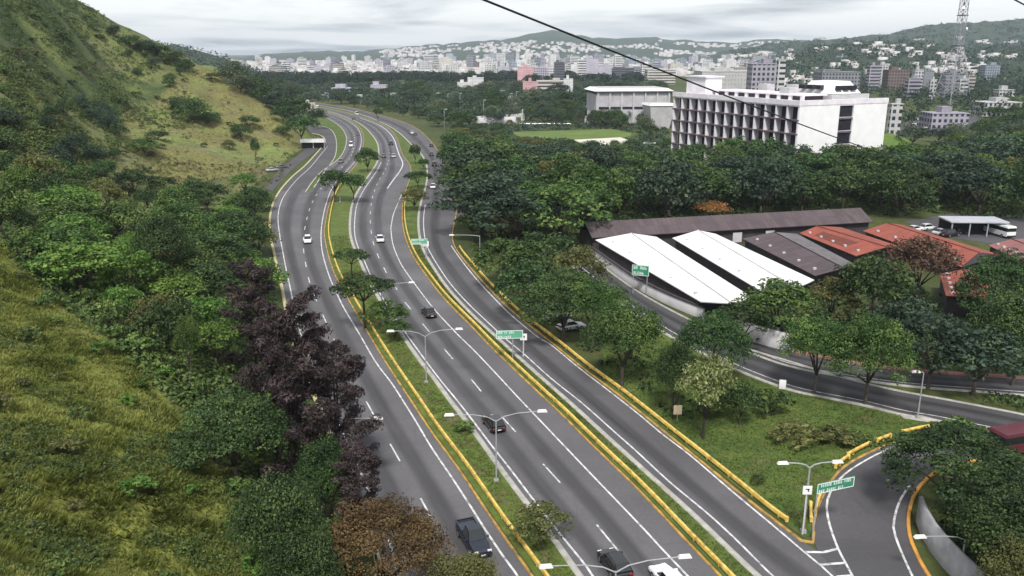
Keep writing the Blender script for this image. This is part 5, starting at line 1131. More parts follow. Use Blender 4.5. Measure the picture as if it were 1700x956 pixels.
wall([(1293,645),(1304,646)], 1.2, 'low pale end wall at the island corner of the side street', WALLW)
wall([(1523,866),(1532,890),(1550,920),(1580,955),(1625,1000)], 2.6, 'grey stained wall curving beside the ramp below the dark tree', CONC, 'ramp_wall')
wall([(748,200),(800,199),(880,193)], 2.4, 'far pale retaining wall above the dark bank', WALLG)
wall([(790,207),(850,205),(858,206)], 4.0, 'far pale rail topped wall before the field', WALLG, th=0.8)
x, y, _ = P(1061, 487); sign((x, y - 0.5, 0), -0.35, 3.0, 1.9, 4.3, 'dark green sign board mounted on the street wall', SGREEN, [(0.1, 0.8), (0.1, 0.6)], 12, poles=(-0.4, 0.4))
# ------------------------------------------------------------------ middle distance buildings
def facade(name, cell=(3.0, 3.2), win=(0.014, 0.016, 0.022), ratio=0.55):
    """wall colour comes from the object; rows of dark glass set by the wall's own metres"""
    m, nt, b = _nt(name); uv = nt.nodes.new('ShaderNodeUVMap'); br = nt.nodes.new('ShaderNodeTexBrick'); br.offset = 0; br.squash = 1
    br.inputs['Scale'].default_value = 1; br.inputs['Brick Width'].default_value = cell[0]; br.inputs['Row Height'].default_value = cell[1]; br.inputs['Mortar Size'].default_value = cell[1] * (1 - ratio) / 2; br.inputs['Mortar Smooth'].default_value = 0
    nt.links.new(uv.outputs[0], br.inputs['Vector']); oi = nt.nodes.new('ShaderNodeObjectInfo')
    br.inputs['Color1'].default_value = (*win, 1); br.inputs['Color2'].default_value = (*[v * 3 for v in win], 1)
    gr = ramp(nt, noise_out(nt, 0.12, 4), [(0.3, (0.78,) * 3), (0.7, (1.08,) * 3)]); wc = mixc(nt, 1.0, oi.outputs['Color'], gr, 'MULTIPLY'); nt.links.new(wc, br.inputs['Mortar'])
    nt.links.new(br.outputs['Color'], b.inputs['Base Color']); b.inputs['Roughness'].default_value = 0.7; return m
FAC = facade('plain_window_rows'); FAC2 = facade('ribbon_windows', (40.0, 3.3), ratio=0.45); FAC3 = facade('small_window_rows', (2.2, 3.0), ratio=0.35)
m, nt, b = _nt('flat_roof'); oi = nt.nodes.new('ShaderNodeObjectInfo'); nt.links.new(mixc(nt, 1.0, oi.outputs['Color'], ramp(nt, noise_out(nt, 0.2), [(0.3, (0.6,) * 3), (0.7, (0.95,) * 3)]), 'MULTIPLY'), b.inputs['Base Color']); b.inputs['Roughness'].default_value = 0.9; FROOF = m
WC = {'white': (0.62, 0.62, 0.62), 'cream': (0.50, 0.47, 0.43), 'grey': (0.30, 0.31, 0.34), 'lilac': (0.44, 0.42, 0.49), 'pink': (0.56, 0.34, 0.36), 'dark grey': (0.12, 0.12, 0.14), 'brown': (0.24, 0.18, 0.16), 'bluish': (0.34, 0.39, 0.45)}
def block_mesh(w, d, h, fac, seed):
    r_ = random.Random(seed); b = MB(); b.box((0, 0, 0), (w, d, h), 0, 0, topmi=1)
    b.box((r_.uniform(-.2, .2) * w, r_.uniform(-.2, .2) * d, h), (w * r_.uniform(.25, .5), d * r_.uniform(.3, .6), r_.uniform(2, 4)), 0, 0, topmi=1)
    if r_.random() < 0.6: b.box((w * .5 + w * .2, 0, 0), (w * .42, d * .8, h * r_.uniform(.35, .8)), 0, 0, topmi=1)
    if r_.random() < 0.5: b.box((-w * .3, -d * .3, h + .01), (w * .15, d * .15, r_.uniform(2, 3)), 0, 1)
    for s in (-1, 1): b.box((0, s * (d / 2 - .2), h), (w * .998, .4, .9), 0, 1)
    return b.mesh('block', [fac, FROOF])
def building(px, pyt, wpx, zc, col, label, dpx=None, rz=0.0, fac=None, group=None, name='building', parts=True, z0=0.0):
    x, y, _ = PD(px, YH, zc); k = zc / F; w = wpx * k; top = H - (pyt - YH) * CT * zc / F; h = max(top - z0, 3.0); d = (dpx or wpx * .7) * k
    x, y = (px - 850) * k, (zc - (H - z0) * ST) / CT
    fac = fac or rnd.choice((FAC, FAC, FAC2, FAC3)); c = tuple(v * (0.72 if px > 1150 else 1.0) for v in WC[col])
    o = thing(name, label, 'building', (x, y, z0), rz, group)
    r_ = random.Random(int(px * 7 + zc)); b = MB(); b.box((0, 0, -0.5), (w, d, h + .5)); wl = b.build('wall', [fac], o); wl.color = (*c, 1)
    b = MB(); b.box((0, 0, h + .003), (w + .5, d + .5, 0.45)); rf = b.build('roof', [FROOF], o); rf.color = (*[min(v * 1.15, .8) for v in c], 1)
    b = MB(); b.box((r_.uniform(-.2, .2) * w, 0, h + .45), (w * r_.uniform(.2, .45), d * .5, r_.uniform(1.8, 3.6))); rm = b.build('roof_house', [FROOF], rf); rm.color = (*c, 1)
    return o
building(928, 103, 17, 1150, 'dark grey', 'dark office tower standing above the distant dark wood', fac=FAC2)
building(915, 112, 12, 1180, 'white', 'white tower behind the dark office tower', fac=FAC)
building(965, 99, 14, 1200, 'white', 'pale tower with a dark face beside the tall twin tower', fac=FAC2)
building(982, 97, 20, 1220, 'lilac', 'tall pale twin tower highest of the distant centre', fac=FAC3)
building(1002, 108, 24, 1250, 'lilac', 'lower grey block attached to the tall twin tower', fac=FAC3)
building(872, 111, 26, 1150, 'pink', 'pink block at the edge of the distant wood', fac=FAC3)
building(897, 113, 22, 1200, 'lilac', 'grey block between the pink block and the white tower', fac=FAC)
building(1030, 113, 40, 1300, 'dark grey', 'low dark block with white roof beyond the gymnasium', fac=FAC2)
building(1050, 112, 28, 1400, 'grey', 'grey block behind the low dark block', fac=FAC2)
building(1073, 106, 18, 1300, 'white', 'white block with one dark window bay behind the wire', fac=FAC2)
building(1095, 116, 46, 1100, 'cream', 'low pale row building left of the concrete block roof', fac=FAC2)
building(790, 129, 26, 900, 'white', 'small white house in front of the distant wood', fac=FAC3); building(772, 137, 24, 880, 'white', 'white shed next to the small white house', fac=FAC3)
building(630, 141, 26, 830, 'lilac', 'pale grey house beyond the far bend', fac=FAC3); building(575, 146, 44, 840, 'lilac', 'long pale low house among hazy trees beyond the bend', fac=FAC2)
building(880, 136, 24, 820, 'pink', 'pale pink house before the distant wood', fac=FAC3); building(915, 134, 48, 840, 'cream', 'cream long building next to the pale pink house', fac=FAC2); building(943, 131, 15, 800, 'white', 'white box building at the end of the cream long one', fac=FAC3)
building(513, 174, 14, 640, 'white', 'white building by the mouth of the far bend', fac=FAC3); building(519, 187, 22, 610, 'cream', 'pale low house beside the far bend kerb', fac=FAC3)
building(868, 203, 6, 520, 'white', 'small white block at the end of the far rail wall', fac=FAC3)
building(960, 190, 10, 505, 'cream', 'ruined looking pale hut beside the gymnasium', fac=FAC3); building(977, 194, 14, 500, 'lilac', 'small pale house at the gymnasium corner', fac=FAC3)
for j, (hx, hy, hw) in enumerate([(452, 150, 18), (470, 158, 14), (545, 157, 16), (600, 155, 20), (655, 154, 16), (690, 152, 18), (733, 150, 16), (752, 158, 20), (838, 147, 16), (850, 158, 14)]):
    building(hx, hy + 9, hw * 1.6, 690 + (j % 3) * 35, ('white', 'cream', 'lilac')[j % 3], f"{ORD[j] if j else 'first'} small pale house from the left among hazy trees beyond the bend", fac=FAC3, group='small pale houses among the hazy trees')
# gymnasium with the flat white roof and the tapering grey hall
zc = 500; x0, y0, _ = PD(1046, 188, zc); k = zc / F
o = thing('gymnasium', 'wide pale gymnasium with a flat white roof behind the field', 'building', (x0, y0, 0), 0.1); hh = H - (145 - YH) * CT * k
m_ = MB(); m_.box((0, 8, 0), (44, 30, hh - 1.6)); wl = m_.build('wall', mat('gymnasium_grey_wall', (0.48, 0.47, 0.49), (0.34, 0.33, 0.35), .2, .9), o)
m_ = MB(); m_.box((-4, -7.1, hh * .42), (34, .3, 1.3)); m_.build('window_band', DARKG, o)
m_ = MB(); m_.box((0, 8, hh - 1.6), (47, 34, 1.6), taper=.86); rf = m_.build('roof', RW, o)
m_ = MB(); m_.box((0, 9, hh - 3.2), (45, 32, 1.2)); m_.build('clerestory', DARKG, o)
for j in range(7): m_ = MB(); m_.box((-21 + j * 7, -7.4, 0), (.9, .9, hh - 1.7)); m_.build('column', WALLG, o)
zc = 470; x0, y0, _ = PD(1092, 205, zc); hh = H - (170 - YH) * CT * zc / F
o = thing('tapering_hall', 'grey hall with walls leaning inward to the ground beside the gymnasium', 'building', (x0, y0, 0), 0.15)
m_ = MB(); m_.box((0, 0, 0), (10, 10, hh - 1.2), taper=1.45); m_.build('wall', WALLG, o); m_ = MB(); m_.box((0, 0, hh - 1.18), (15.4, 15.4, 1.2), taper=.9); m_.build('roof', RW, o); m_ = MB(); m_.box((0, -6.6, hh - 3.2), (12, .4, 1.2)); m_.build('window_band', DARKG, o)
# blocks seen over the concrete building and to its side
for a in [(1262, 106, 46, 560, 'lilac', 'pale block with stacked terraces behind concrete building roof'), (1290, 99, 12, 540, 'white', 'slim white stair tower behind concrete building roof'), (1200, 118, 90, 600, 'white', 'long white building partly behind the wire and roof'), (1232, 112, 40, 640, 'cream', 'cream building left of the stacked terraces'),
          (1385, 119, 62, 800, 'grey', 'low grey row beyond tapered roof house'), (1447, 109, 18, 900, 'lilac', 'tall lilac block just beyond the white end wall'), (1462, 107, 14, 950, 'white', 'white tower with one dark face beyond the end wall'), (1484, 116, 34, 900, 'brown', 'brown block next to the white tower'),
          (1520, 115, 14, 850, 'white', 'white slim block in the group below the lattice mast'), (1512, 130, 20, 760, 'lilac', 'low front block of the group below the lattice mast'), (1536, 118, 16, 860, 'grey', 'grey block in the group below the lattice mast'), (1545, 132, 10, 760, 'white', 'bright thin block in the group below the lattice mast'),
          (1575, 122, 26, 800, 'grey', 'grey block straight under the lattice mast'), (1595, 130, 14, 780, 'white', 'white block at the foot of the lattice mast'), (1640, 108, 24, 1100, 'bluish', 'bluish tower on the wooded slope beyond the mast'), (1665, 149, 26, 760, 'white', 'white sloping roof house in the trees beyond the mast'), (1608, 126, 12, 820, 'cream', 'cream house beside the white block at the mast foot'),
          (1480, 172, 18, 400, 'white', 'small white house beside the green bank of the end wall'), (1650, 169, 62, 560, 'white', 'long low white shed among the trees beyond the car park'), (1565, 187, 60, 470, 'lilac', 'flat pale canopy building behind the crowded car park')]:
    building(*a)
# golden green bank beside the end wall
m_ = MB(); c0 = P(1490, 240)
for t0 in range(16):
    for r_ in range(4):
        def bk(i, j): a = 2 * math.pi * i / 16; rr_ = 11 * (1 - j / 4) * (1 + .25 * math.sin(3 * a + 1)); return (c0[0] + math.cos(a) * rr_ + j * 1.2, c0[1] + 18 + math.sin(a) * rr_ * 2.6 + j * 5, 6.5 * (j / 4) ** .8)
        m_.face([bk(t0, r_), bk(t0 + 1, r_), bk(t0 + 1, r_ + 1), bk(t0, r_ + 1)])
m_.build('bank', mat('bright_bank_grass', (0.11, 0.17, 0.03), (0.08, 0.13, 0.025), 0.3, 0.95), None, 'structure', smooth=True)
m_ = MB(); m_.face([(*p, 0.03) for p in world([(850,219),(1020,214),(1060,222),(1030,230),(955,232),(860,227)])][::-1]); m_.build('field', mat('sports_field_grass', (0.12, 0.17, 0.04), (0.08, 0.12, 0.03), 0.06, 0.95), None, 'structure')
m_ = MB(); m_.face([(*p, 0.04) for p in world([(952,232),(1030,228),(1045,233),(1030,240),(972,241)])][::-1]); m_.build('sand_court', mat('pale_sand', (0.58, 0.55, 0.48), (0.48, 0.45, 0.38), 0.2, 0.95), None, 'structure')
m_ = MB(); m_.face([(*p, 0.03) for p in world([(1500,196),(1620,192),(1640,222),(1490,226)])][::-1]); m_.face([(*p, 0.03) for p in world([(1500,368),(1560,392),(1640,404),(1720,412),(1740,380),(1700,356),(1580,354)])][::-1]); m_.build('car_park', AS_P, None, 'structure')
m_ = MB(); m_.face([(*p, 0.02) for p in world([(745,345),(860,352),(880,372),(800,372),(750,366)])][::-1]); m_.build('lay_by', AS_P, None, 'structure')

# white shelter by the lane mouth
x, y, _ = P(520, 246); o = thing('bus_shelter', 'white flat shelter roof by the lane mouth under the dark tree', 'shelter', (x, y, 0), 0.05)
m_ = MB(); m_.box((0, 0, 2.6), (10.5, 2.6, 1.5)); m_.build('roof', RW, o)
for s_ in (-4.8, 0, 4.8): m_ = MB(); m_.box((s_, 0.6, 0), (.3, .3, 2.6)); m_.build('post', WALLW, o)
m_ = MB(); m_.box((0, 1.1, 0), (10, .15, 2.5)); m_.build('back_panel', DK, o)
# billboard and roadside bits in the wood
x, y, _ = P(890, 352); o = thing('billboard', 'small white board on a post at the edge of the wood', 'sign board', (x, y, 0), 0.0)
m_ = MB(); m_.tube([(0, 0, 0), (0, 0, 4.2)], .2, 8); m_.build('post', POLE, o); m_ = MB(); m_.box((0, -.2, 3.2), (2.0, .15, 2.2)); m_.build('panel', SWHITE, o)
x, y, _ = P(1124, 700); o = thing('notice_board', 'small pale orange notice board on a thin post on the island lawn', 'sign board', (x, y, 0), 0.0)
m_ = MB(); m_.tube([(0, 0, 0), (0, 0, 1.9)], .05, 6); m_.build('post', POLE, o); m_ = MB(); m_.box((0, -.06, .95), (.95, .06, 1.1)); m_.build('panel', mat('pale_orange_panel', (0.62, 0.45, 0.30), (0.7, 0.6, 0.45), 2, 0.6), o)
# lot at the picture edge: shed, bus, cars
x, y, _ = P(1612, 388); o = thing('open_shed', 'grey flat roofed open shed on the lot beyond the red roofs', 'shed', (x, y, 0), -0.05, None)
m_ = MB(); m_.box((0, 0, 3.2), (13, 7, .3)); m_.build('roof', mat('zinc_sheet', (0.42, 0.43, 0.47), (0.34, 0.35, 0.38), .5, .6), o)
for sx in (-6, -2, 2, 6): m_ = MB(); m_.box((sx, -3.1, 0), (.25, .25, 3.2)); m_.build('post', POLE, o)
m_ = MB(); m_.box((0, 3.0, 0), (12.6, .2, 3.1)); m_.build('back_wall', DK, o)
def bus(px, py, rz, label, col='white', L=7.5, grp=None):
    x, y, _ = P(px, py); o = thing('bus', label, 'bus', (x, y, .03), rz, grp); pm = CARP[col]
    b = MB(); b.box((0, 0, .5), (L, 2.3, 1.1)); b.box((0, 0, 2.45), (L, 2.3, .35), taper=.96); b.build('body', pm, o)
    b = MB(); b.box((0, 0, 1.6), (L - .06, 2.24, .86)); b.build('window_band', GLASS, o)
    for s in (-1, 1):
        for x_ in (-L * .3, L * .3): t = MB(); t.tube([(x_, s * .95, .45), (x_, s * 1.17, .45)], .45, 12); w = t.build('wheel', TYRE, o); t = MB(); t.tube([(x_, s * 1.171, .45), (x_, s * 1.19, .45)], .25, 8); t.build('rim', RIM, w)
        h = MB(); h.box((L / 2, s * .8, .8), (.08, .3, .2)); h.build('headlight', LAMPW, o)
    b = MB(); b.box((L / 2, 0, .45), (.2, 2.2, .3)); b.build('bumper', TRIM, o); return o
bus(1658, 391, -1.4, 'white small bus facing out beside the open shed'); bus(1690, 750, 0.3, 'maroon truck body cut off by the picture edge above the dark tree', 'maroon', 6.5)
for a in [('sedan', 'white', 1518, 384, 'white parked car nearest the red roof on the lot'), ('sedan', 'silver', 1562, 389, 'silver parked car between red roof and open shed'), ('suv', 'black', 1578, 392, 'black parked car next to the silver one by the open shed'), ('hatch', 'white', 1540, 381, 'white parked hatchback behind the silver car on the lot'), ('sedan', 'navy', 1592, 388, 'dark blue parked car close to the open shed')]:
    build_car(a[0], a[1], a[4], P(a[2], a[3], 0.04), 0.4, 'cars parked on the lot')
for a in [('sedan', 'white', 948, 546, 0.4, 'white parked car half hidden under the big dark tree by the barrier'), ('sedan', 'grey', 925, 531, 0.4, 'grey parked car in the shade under the big dark tree'), ('hatch', 'silver', 806, 334, 0.1, 'silver parked car at the dark wood edge by the lay-by'), ('hatch', 'maroon', 822, 335, 0.1, 'maroon parked car at the dark wood edge by the lay-by'), ('sedan', 'white', 836, 338, 0.1, 'white parked car at the dark wood edge nearest the brown post'), ('sedan', 'silver', 452, 284, 0.8, 'silver parked car under the spur by the lane'), ('sedan', 'grey', 468, 279, 0.8, 'grey parked car under the spur by the lane')]:
    build_car(a[0], a[1], a[5], P(a[2], a[3], 0.04), a[4], 'cars parked near the highway')
# crowded far car park: small copies, one mesh each
def tiny_car(colr, hatch):
    b = MB(); V, ns, k = car_rings('hatch' if hatch else 'sedan'); b.v = V
    for i in range(ns - 1):
        for j in range(k): jj = (j + 1) % k; b.f.append([i*k + j, i*k + jj, (i+1)*k + jj, (i+1)*k + j][::-1]); b.mi.append(0); b.uv.append([(0, 0)] * 4)
    b.f += [list(range(k)), [(ns-1)*k + j for j in range(k)][::-1]]; b.mi += [0, 0]; b.uv += [[(0, 0)] * k] * 2
    b.box((-.35, 0, .86), (2.3, 1.5, .55), 0, 1, taper=.72, topmi=0)
    for sx in (-1.3, 1.3):
        for s in (-1, 1): b.tube([(sx, s * .7, .32), (sx, s * .88, .32)], .32, 8, 2)
    return b.mesh('parked_car', [CARP[colr], GLASS, TYRE])
TC = {c: tiny_car(c, k % 2) for k, c in enumerate(('white', 'silver', 'grey', 'blue', 'red'))}
cnt = 0
for r_, (py, px0, px1, nn) in enumerate([(199, 1514, 1548, 7), (202, 1566, 1602, 7), (207, 1516, 1600, 13), (213, 1514, 1590, 12), (219, 1512, 1580, 10)]):
    for j in range(nn):
        c = rnd.choice(('white', 'white', 'white', 'silver', 'silver', 'grey', 'blue', 'red')); px = px0 + (px1 - px0) * j / (nn - 1); x, y, _ = P(px, py)
        o = link('parked_car', TC[c]); o.location = (x + rnd.uniform(-.3, .3), y, .03); o.rotation_euler[2] = math.pi / 2 + rnd.uniform(-.06, .06)
        rown = ['back row beyond the bank', 'back row by the canopy', 'middle row', 'second row', 'front row'][r_]
        tag(o, f"{ORD[j] if j else 'first'} car from the left, {c}, {rown} crowded far car park", 'car', 'cars in the crowded far car park')

for j in range(8):
    c = rnd.choice(('white', 'white', 'silver')); x, y, _ = P(868 + j * 10.5, 207); o = link('parked_car', TC[c]); o.location = (x, y, .03); o.rotation_euler[2] = rnd.uniform(-.1, .1)
    tag(o, f"{ORD[j] if j else 'first'} {c} car from the left in the row parked beside the sports field", 'car', 'cars parked beside the sports field')
# lattice mast
x, y, _ = P(1578, 172); o = thing('lattice_mast', 'tall grey lattice radio mast rising out of the top of the view', 'mast', (x, y, 0), 0.3)
MST = mat('mast_steel', (0.30, 0.30, 0.33), (0.22, 0.22, 0.25), .1, .6); MSD = mat('mast_dark_band', (0.09, 0.09, 0.12), (0.07, 0.07, 0.1), .1, .6)
def mw(z): return 10.5 * (1 - z / 45) + 2.6 * (z / 45) if z < 45 else 2.6 - (z - 45) * .012
lv = [0, 9, 17, 24, 30, 36, 41, 45] + list(range(49, 125, 4))
for i in range(len(lv) - 1):
    z0, z1 = lv[i], lv[i + 1]; a, b_ = mw(z0), mw(z1); q = MB(); r_ = .34 if z0 < 45 else .24
    for sx, sy in ((-1, -1), (1, -1), (1, 1), (-1, 1)):
        q.tube([(sx * a, sy * a, z0), (sx * b_, sy * b_, z1)], r_, 5, cap=False); nx, ny = (sy * -1, sx) if True else 0
        q.tube([(sx * a, sy * a, z0), (-sy * b_, sx * b_, z1)], r_ * .6, 4, cap=False); q.tube([(-sy * a, sx * a, z0), (sx * b_, sy * b_, z1)], r_ * .6, 4, cap=False); q.tube([(sx * b_, sy * b_, z1), (-sy * b_, sx * b_, z1)], r_ * .6, 4, cap=False)
    q.build('lattice_section', MSD if 65 < z0 < 90 else MST, o)
for z in (45, 68, 92):
    q = MB(); q.box((0, 0, z), (mw(z) * 2.6, mw(z) * 2.6, .6)); q.build('platform', MSD, o)
for z, s_ in ((58, 1), (74, -1), (84, 1)):
    q = MB(); q.tube([(s_ * 3.0, -2.5, z), (s_ * 3.6, -3.3, z)], 1.3, 10); q.build('dish_antenna', WALLW, o)

# the thick black wires overhead
WIRE = mat('black_cable', (0.012, 0.012, 0.012), rough=.6)
def wire(p0, p1, sag, r_, label):
    a, b_ = np.array(PD(*p0)), np.array(PD(*p1)); q = MB(); pts = [tuple(a * (1 - t) + b_ * t - np.array([0, 0, sag * 4 * t * (1 - t)])) for t in np.linspace(0, 1, 30)]; q.tube(pts, r_, 8)
    o = q.build('overhead_cable', WIRE); tag(o, label, 'cable'); return o
wire((700, -42, 38), (1640, 308, 205), 1.0, .06, 'thick black cable slanting across the sky and past the concrete building')
wire((1600, -48, 60), (1900, 92, 90), .5, .06, 'short stretch of black cable crossing the top corner')

# ------------------------------------------------------------------ distant hills and the town on them
HILLS = {}
def hill(name, sil, zr_, zb, c1, c2, seed, rows=26, ncol=170, over=1.25, power=1.15, amp=0.1, sc=0.01):
    sil = np.array(sil, float); cx = np.linspace(sil[0, 0], sil[-1, 0], ncol); top = np.interp(cx, sil[:, 0], sil[:, 1])
    top = top + (vnoise(cx / 13, cx * 0, seed) - .5) * 3.2 + (vnoise(cx / 4, cx * 0, seed + 1) - .5) * 1.6
    zt = H - (top - YH) * CT * zr_ / F; V = []; s = np.concatenate([np.linspace(0, 1, rows), [1.12, over]])
    grid = np.zeros((len(s), ncol, 3))
    for i, t in enumerate(s):
        zc = zb + (zr_ - zb) * t; prof = t ** power if t <= 1 else 1 - (t - 1) * 2.2
        z = zt * prof; x = (cx - 850) / F * zc
        nz = (fbm(x * sc, np.full(ncol, zc) * sc, seed + 5, 5) - .5) * zt * amp * 2 * min(1, max(0, (1 - abs(2 * min(t, 1) - 1)) * 1.4)); z = np.maximum(z + nz, -1 if t > 0 else -2)
        grid[i] = np.stack([x, np.full(ncol, zc), z], 1)
    idx = np.arange(len(s) * ncol).reshape(len(s), ncol); Q = np.stack([idx[:-1, :-1], idx[:-1, 1:], idx[1:, 1:], idx[1:, :-1]], -1).reshape(-1, 4)
    m = mat(name + '_cover', c1, c2, .012, .95, stops=[(.3, c2), (.62, c1), (.8, tuple(v * 1.5 for v in c1))])
    link('hill', raw_mesh('hill', grid.reshape(-1, 3), Q, m, smooth=True), None, 'structure'); HILLS[name] = (grid, s, cx); return grid
hill('near_left', [(150,80),(200,62),(250,64),(280,72),(320,76),(350,85),(385,96),(402,104),(430,114),(460,124)], 1500, 1050, (0.045, 0.06, 0.03), (0.02, 0.032, 0.018), 3)
hill('far_ridge', [(300,128),(360,112),(400,106),(410,97),(440,91),(500,86),(560,85),(640,83),(700,77),(760,71),(800,69),(830,67),(860,61),(890,55),(915,51),(940,55),(975,63),(1010,64),(1060,63),(1110,66),(1150,69),(1200,71),(1240,66),(1290,67),(1340,69),(1400,66),(1460,62),(1520,60),(1700,56),(1850,50)], 5600, 3100, (0.05, 0.07, 0.045), (0.025, 0.04, 0.028), 9, amp=.16, sc=.0022)
hill('right_ridge', [(1130,98),(1200,84),(1275,71),(1340,67),(1400,61),(1450,58),(1480,48),(1520,42),(1560,40),(1600,38),(1650,33),(1700,28),(1800,18),(1900,10)], 3400, 2000, (0.04, 0.06, 0.032), (0.02, 0.035, 0.02), 14, amp=.14, sc=.004)
hill('right_wooded', [(1230,112),(1290,92),(1330,78),(1380,72),(1450,68),(1520,74),(1580,82),(1640,76),(1700,69),(1800,58),(1900,50)], 1750, 1000, (0.03, 0.045, 0.026), (0.014, 0.024, 0.016), 19, amp=.16, sc=.008)
def on_hill(name, n, smin, smax, pmin, pmax):
    g, s, cx = HILLS[name]; i = rnd_np.uniform(smin, smax, n) * 25; j = np.interp(rnd_np.uniform(pmin, pmax, n), cx, np.arange(len(cx))); i0 = np.floor(i).astype(int); j0 = np.minimum(np.floor(j).astype(int), len(cx) - 2); fi, fj = (i - i0)[:, None], (j - j0)[:, None]
    return (g[i0, j0] * (1 - fi) + g[i0 + 1, j0] * fi) * (1 - fj) + (g[i0, j0 + 1] * (1 - fi) + g[i0 + 1, j0 + 1] * fi) * fj
TOWN = mat('pale_town_walls', (0.58, 0.57, 0.57), (0.30, 0.27, 0.27), .05, .9)
def town(pts, sz, name='hillside_town'):
    V, Q = [], []
    for p in pts:
        w, d, h = (rnd_np.uniform(.5, 1.4) * sz for _ in range(3)); h *= .55; a = rnd_np.uniform(0, 3.1); ca, sa = math.cos(a), math.sin(a); i = len(V)
        for z in (-2, h):
            for x_, y_ in ((-w, -d), (w, -d), (w, d), (-w, d)): V.append((p[0] + (x_ * ca - y_ * sa) / 2, p[1] + (x_ * sa + y_ * ca) / 2, p[2] + z))
        Q += [(i, i+1, i+5, i+4), (i+1, i+2, i+6, i+5), (i+2, i+3, i+7, i+6), (i+3, i, i+4, i+7), (i+4, i+5, i+6, i+7)]
    return link(name, raw_mesh(name, V, Q, TOWN), None, 'stuff')
pa = on_hill('far_ridge', 2600, .0, .8, 640, 1500); k = fbm(pa[:, 0] / 260, pa[:, 1] / 400, 31, 3) > .50; pa = pa[k]
pb = on_hill('right_ridge', 420, .0, .6, 1180, 1720); k = fbm(pb[:, 0] / 150, pb[:, 1] / 200, 33, 3) > .5; pb = pb[k]
pc = on_hill('right_wooded', 260, .0, .9, 1270, 1700); k = fbm(pc[:, 0] / 70, pc[:, 1] / 90, 35, 3) > .5; pc = pc[k]
pd_ = on_hill('near_left', 40, .0, .35, 330, 400)
town(pa, 15); town(np.concatenate([pb]), 15); town(np.concatenate([pc, pd_]), 11)
def hill_trees(pts, cr, ls, leaf, name): pts = pts.copy(); pts[:, 2] += 2; return mass(name, pts, rnd_np.uniform(*cr, len(pts)), 14, ls, leaf, .7)
hill_trees(on_hill('right_wooded', 900, .02, 1.0, 1240, 1760), (6, 12), 4.5, 'blue', 'hill_trees'); hill_trees(on_hill('right_ridge', 900, .1, .97, 1200, 1760), (7, 14), 6, 'blue', 'hill_trees'); hill_trees(on_hill('near_left', 300, .1, 1.0, 220, 440), (6, 11), 4, 'blue', 'hill_trees')
# the city on the plain: its nearer, larger blocks one by one, the rest as one
zs, CITY = [], []
for i in range(1500):
    px = rnd.uniform(345, 1500); zc = 1420 * (3400 / 1420) ** (rnd.random() ** .9); r_ = rnd.random(); h = rnd.uniform(5, 13) if r_ < .7 else rnd.uniform(12, 22) if r_ < .94 else rnd.uniform(22, 36)
    if px < 640: h *= .75
    CITY.append((h * 10 / zc, px, zc, h, rnd.uniform(9, 26)))
CITY.sort(reverse=True); far_pts = []
BM = [block_mesh(1, 1, 1, FAC, 0)] and None
PLACES = [(345, 500, 'by the green hill foot'), (500, 640, 'beyond the far bend'), (640, 780, 'under the hazy ridge end'), (780, 900, 'behind small white house'), (900, 1010, 'round the tall twin tower'), (1010, 1120, 'behind the gymnasium'), (1120, 1300, 'behind concrete building roof'), (1300, 1500, 'beyond tapered roof house')]
groups = {}
for _, px, zc, h, w in CITY[:235]:
    pl_ = next(p for a, b_, p in PLACES if a <= px <= b_); col = rnd.choices(('white', 'cream', 'grey', 'lilac', 'bluish', 'pink', 'brown'), (6, 3, 2, 4, 2, .25, .5))[0]; sz_ = 'low' if h < 13 else 'middling' if h < 22 else 'tall'
    groups.setdefault((pl_, col, sz_), []).append((px, zc, h, w))
ci = 0
for (pl_, col, sz_), L_ in groups.items():
    L_.sort()
    for j, (px, zc, h, w) in enumerate(L_):
        ci += 1; x = (px - 850) / F * zc; d = w * rnd.uniform(.5, .9); o = link('city_block', block_mesh(w, d, h, rnd.choice((FAC, FAC2, FAC3)), ci)); o.location = (x, (zc - H * ST) / CT, 0); o.rotation_euler[2] = rnd.uniform(-.5, .5); o.color = (*WC[col], 1)
        o_ = '' if len(L_) == 1 else (ORD[j] if j else 'first') + ' '
        lb_ = f"{o_}{sz_} {col} city block{' from the left' if o_ else ''} {pl_}"; tag(o, lb_[0].lower() + lb_[1:], 'building', 'blocks of the distant city')
town([((px - 850) / F * zc, zc, 0) for _, px, zc, h, w in CITY[235:]] + [(rnd.uniform(-900, 2400), rnd.uniform(2200, 3300), 0) for _ in range(500)], 15, 'distant_city')

# ------------------------------------------------------------------ air, sky, light
# pale concrete apron at the kerb end of the side street
m_ = MB(); m_.face([(*p, 0.05) for p in world([(1494,689),(1530,690),(1556,697),(1540,701),(1500,695)])][::-1]); m_.build('pavement', KERB, None, 'structure')
AZ, EL = R(182), R(52)                        # sun high behind the viewer, seen from above: azimuth from north (+Y) clockwise
sx, sy, sz = math.sin(AZ) * math.cos(EL), math.cos(AZ) * math.cos(EL), math.sin(EL)
sd = bpy.data.lights.new('sun', 'SUN'); so = bpy.data.objects.new('sun', sd); COL.objects.link(so)
sd.energy = SUN_E; sd.angle = R(10); sd.color = (1.0, 0.965, 0.91)
from mathutils import Vector
so.rotation_euler = Vector((-sx, -sy, -sz)).to_track_quat('-Z', 'Y').to_euler()
w = bpy.data.worlds.new('World'); scene.world = w; w.use_nodes = True; nt = w.node_tree
bg = nt.nodes['Background']; out = nt.nodes['World Output']
sky = nt.nodes.new('ShaderNodeTexSky'); sky.sky_type = 'NISHITA'; sky.sun_disc = False; sky.sun_elevation = EL; sky.sun_rotation = AZ
nt.links.new(sky.outputs[0], bg.inputs[0]); bg.inputs[1].default_value = 0.10
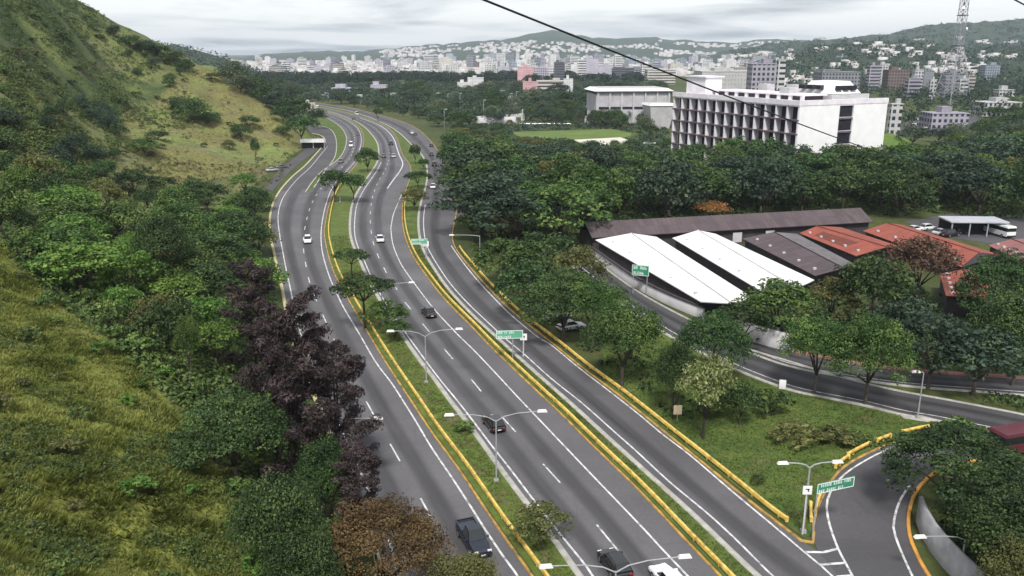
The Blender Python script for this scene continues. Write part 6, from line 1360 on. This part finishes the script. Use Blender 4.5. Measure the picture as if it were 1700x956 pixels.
# cloud deck: noise on the deck's own plane, so that it shrinks towards the horizon
tc = nt.nodes.new('ShaderNodeTexCoord'); sp = nt.nodes.new('ShaderNodeSeparateXYZ'); nt.links.new(tc.outputs['Generated'], sp.inputs[0])
mx = N(nt, 'ShaderNodeMath', operation='MAXIMUM'); mx.inputs[1].default_value = 0.0; nt.links.new(sp.outputs[2], mx.inputs[0])
ad = N(nt, 'ShaderNodeMath', operation='ADD'); ad.inputs[1].default_value = 0.075; nt.links.new(mx.outputs[0], ad.inputs[0])
cx_ = nt.nodes.new('ShaderNodeCombineXYZ')
for i in (0, 1):
    dv = N(nt, 'ShaderNodeMath', operation='DIVIDE'); nt.links.new(sp.outputs[i], dv.inputs[0]); nt.links.new(ad.outputs[0], dv.inputs[1]); nt.links.new(dv.outputs[0], cx_.inputs[i])
mp = nt.nodes.new('ShaderNodeMapping'); mp.inputs['Location'].default_value = CLOUD_OFF; nt.links.new(cx_.outputs[0], mp.inputs[0])
n1_ = nt.nodes.new('ShaderNodeTexNoise'); n1_.inputs['Scale'].default_value = 0.36; n1_.inputs['Detail'].default_value = 7; n1_.inputs['Roughness'].default_value = 0.55; n1_.inputs['Distortion'].default_value = 0.35
nt.links.new(mp.outputs[0], n1_.inputs['Vector'])
cc_ = ramp(nt, n1_.outputs['Fac'], [(0.36, (0.33, 0.36, 0.40)), (0.46, (0.74, 0.76, 0.80)), (0.54, (1.0, 1.0, 1.0))])
bg2 = nt.nodes.new('ShaderNodeBackground'); nt.links.new(cc_, bg2.inputs[0]); bg2.inputs[1].default_value = CLOUD_E
ms = nt.nodes.new('ShaderNodeMixShader'); ms.inputs[0].default_value = 0.9
nt.links.new(bg.outputs[0], ms.inputs[1]); nt.links.new(bg2.outputs[0], ms.inputs[2]); nt.links.new(ms.outputs[0], out.inputs[0])
# the air between here and the hills
m = bpy.data.materials.new('pale_air'); m.use_nodes = True; nt = m.node_tree; nt.nodes.remove(nt.nodes['Principled BSDF'])
pv = nt.nodes.new('ShaderNodeVolumePrincipled'); pv.inputs['Color'].default_value = (0.76, 0.88, 1.0, 1); pv.inputs['Density'].default_value = HAZE; pv.inputs['Anisotropy'].default_value = 0.2
nt.links.new(pv.outputs[0], nt.nodes['Material Output'].inputs['Volume'])
b = MB(); b.box((0, 4400, -4), (19000, 10600, 266)); b.build('haze', m, None, 'stuff')

vs = scene.view_settings; scene.display_settings.display_device = 'sRGB'
vs.view_transform = 'Standard'; vs.look = 'None'; vs.exposure = EXPO; vs.gamma = 1; vs.use_curve_mapping = False
scene.cycles.max_bounces = 6; scene.cycles.transparent_max_bounces = 8; scene.cycles.diffuse_bounces = 3; scene.cycles.glossy_bounces = 2; scene.cycles.volume_bounces = 0
scene.cycles.use_denoising = True
scene.render.resolution_x = 1024; scene.render.resolution_y = 576
